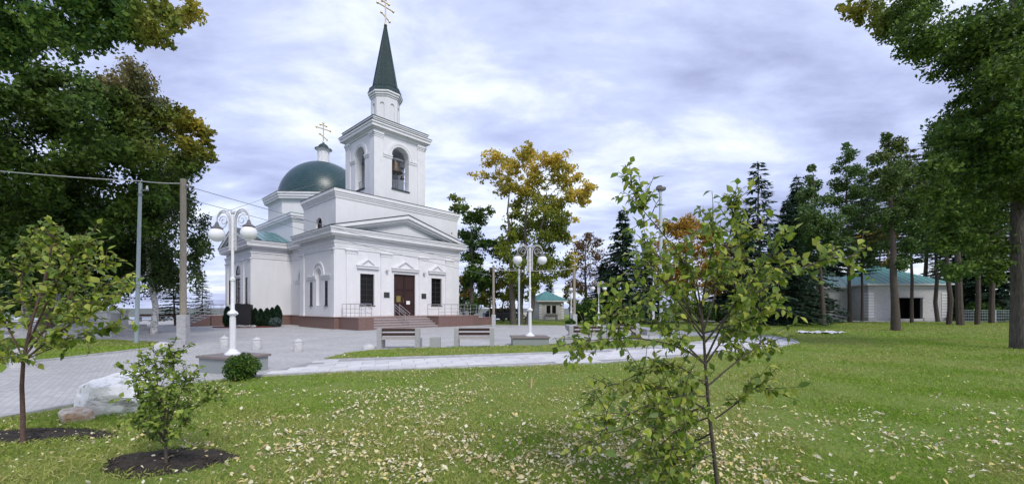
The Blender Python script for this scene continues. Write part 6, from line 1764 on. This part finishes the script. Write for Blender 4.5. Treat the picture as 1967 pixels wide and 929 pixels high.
_, n1_ = sapling('apple_sapling', 'near leafy fruit sapling with slender dark trunk in the leaf strewn lawn', (tb.x, tb.y, 0), trunk, .0145, brs, .070, 41, M['sap'], M['sap_i'], M['twig'], step=.026, twn=13.5, tw=(.10, .32))
# sapling at the left by the mulch
d = 4.75
g = G(44, 856)
trunk = [Vector((g.x, g.y, -.03))] + Q([(44, 800), (42, 740), (45, 690), (60, 620), (85, 540), (100, 470)], d)
brs = [Q(l, d) for l in (
    [(45, 700), (60, 620, .1), (90, 530, .15), (105, 470, .15), (95, 450, .15)], [(48, 690), (110, 640, -.15), (170, 600, -.25), (225, 570, -.3)], [(50, 680), (120, 590, .2), (170, 520, .3), (215, 510, .3)],
    [(46, 690), (10, 620, -.1), (-30, 560, -.2), (-50, 520, -.2)], [(45, 695), (-10, 660, .2), (-50, 640, .3)], [(50, 670), (100, 560, -.2), (140, 490, -.3), (160, 470, -.3)], [(60, 640), (40, 560, .3), (50, 500, .35), (70, 470, .35)],
    [(48, 690), (120, 660, .2), (180, 640, .3), (205, 630, .3)], [(60, 650), (130, 610, 0), (190, 560, -.1), (235, 540, -.1)], [(46, 700), (20, 680, -.3), (-5, 690, -.4)])]
_, n2_ = sapling('young_tree', 'young tree with reddish stem and bright green crown by the soil circle', (g.x, g.y, 0), trunk, .022, brs, .085, 42, M['sap'], M['sap_i'], M['twig_red'], step=.03, twn=14, tw=(.14, .32))
# bushy small sapling in its soil circle
d = 4.1
g = G(320, 898)
trunk = [Vector((g.x, g.y, -.03))] + Q([(318, 850), (316, 800), (322, 750)], d)
brs = [Q(l, d) for l in (
    [(318, 850), (310, 780), (300, 720, .1), (295, 670, .1)], [(318, 840), (325, 770, -.1), (335, 710, -.1), (322, 665, -.1)], [(318, 850), (350, 800, .1), (385, 770, .15), (405, 755, .15)], [(318, 850), (285, 800, -.1), (266, 760, -.15), (262, 720, -.15)],
    [(318, 855), (345, 820, -.2), (365, 800, -.25)], [(318, 855), (285, 830, .2), (262, 815, .25)], [(318, 840), (300, 760, .2), (280, 715, .25), (274, 690, .25)], [(317, 830), (345, 760, .2), (360, 720, .2)], [(318, 845), (290, 800, -.25), (280, 760, -.3)])]
_, n3_ = sapling('shrubby_sapling', 'low bushy sapling growing from the dark soil circle beside the boulder', (g.x, g.y, 0), trunk, .014, brs, .058, 43, M['sap_dark'], M['sap_dark_i'], M['twig'], step=.019, twn=15, tw=(.10, .26))

# ------------------------------------------------------------------ fallen leaves
LITTER = [(0.70, 0.65, 0.42), (0.78, 0.75, 0.58), (0.68, 0.57, 0.18), (0.68, 0.60, 0.38), (0.40, 0.28, 0.14), (0.74, 0.70, 0.55), (0.50, 0.38, 0.20), (0.66, 0.58, 0.26)]
M['litter'] = leaf_mat('fallen_leaf', LITTER, None, .15, .6, True); M['litter_i'] = leaf_mat('fallen_leaf_mass', LITTER, None, .15, .6)
shapes = [leaf_shape('fallen_leaf', .045 * a, .045 * b_, c, f, M['litter']) for a, b_, c, f in ((1, .62, .45, .4), (.9, .66, -.5, .5), (1.15, .5, .8, .3), (.8, .6, -.2, .8))]
xs_, ys_ = [], []
for y0, y1, dens in ((3.0, 5.2, 1100), (5.2, 8.0, 420), (8.0, 13.0, 130), (13, 24, 14)):
    x, y = scatter(y0, y1, dens)
    f = noise2(x, y, 1.9, 31) * .36 + noise2(x, y, .5, 32) * .32 + noise2(x, y, .16, 33) * .32
    uu = x / y * FPX + 983.5
    wt_ = np.clip((f - .40) * 3.2, .07, 1) * np.clip((uu - 180) / 220, .15, 1) * np.clip(1 - (uu - 1250) / 700, .3, 1) * np.where(y > 6.5, np.clip(1.1 - (uu - 700) / 800, .3, 1), 1)
    k = rng.random(len(x)) < wt_
    xs_.append(x[k]); ys_.append(y[k])
for (cx, cy), a, b_ in MULCH:
    t_ = rng.uniform(0, 6.283, 26); q_ = rng.uniform(.1, 1.0, 26); xs_.append(cx + a * q_ * np.cos(t_)); ys_.append(cy + b_ * q_ * np.sin(t_))
lx = np.concatenate(xs_); ly = np.concatenate(ys_); o_ = np.argsort(ly); lx, ly = lx[o_], ly[o_]
inview = np.abs(lx) < ly * 1.25 * 1.0
mass = MB(); cnt = 0
for x, y, iv in zip(lx, ly, inview & (ly > 3.72)):
    isl = ISLAND and (5 < y < 24) and bool(inside(np.array([x]), np.array([y]), ISLAND)[0])
    s_ = random.uniform(.35, 1.0) * random.choice((1, 1, 1.3, 1.75))
    m_ = Matrix.Translation((x, y, random.uniform(.022, .055) + (.03 if isl else 0) + (.035 if any(((x - m0[0]) / a0_) ** 2 + ((y - m0[1]) / b0_) ** 2 < 1 for m0, a0_, b0_ in MULCH) else 0))) @ Matrix.Rotation(random.uniform(0, 6.283), 4, 'Z') @ Matrix.Rotation(random.gauss(0, .35), 4, 'X') @ Matrix.Rotation(random.gauss(0, .3), 4, 'Y') @ Matrix.Scale(s_, 4)
    me = random.choice(shapes)
    if iv and cnt < 298:
        o = bpy.data.objects.new('fallen_leaf', me); col.objects.link(o); o.matrix_world = m_
        tag(o, 'pale fallen leaf lying singly in the near lawn grass', 'leaf', 'nearest fallen leaves on the lawn'); cnt += 1
    elif y > 9: mass.add([m_ @ me.vertices[i].co for i in (0 + 1, 6, 16, 8)], [(0, 1, 2, 3)])
    else: mass.add([m_ @ v.co for v in me.vertices], [tuple(p.vertices) for p in me.polygons])
tag(mass.build('leaf_litter', M['litter_i'], None, True, 180), 'scattered pale and yellow fallen leaves covering the lawn', 'fallen leaves', kind='stuff')
print('LEAVES trees', NL, 'saplings', n1_, n2_, n3_, 'litter', len(lx), 'grass', len(grass.data.polygons))
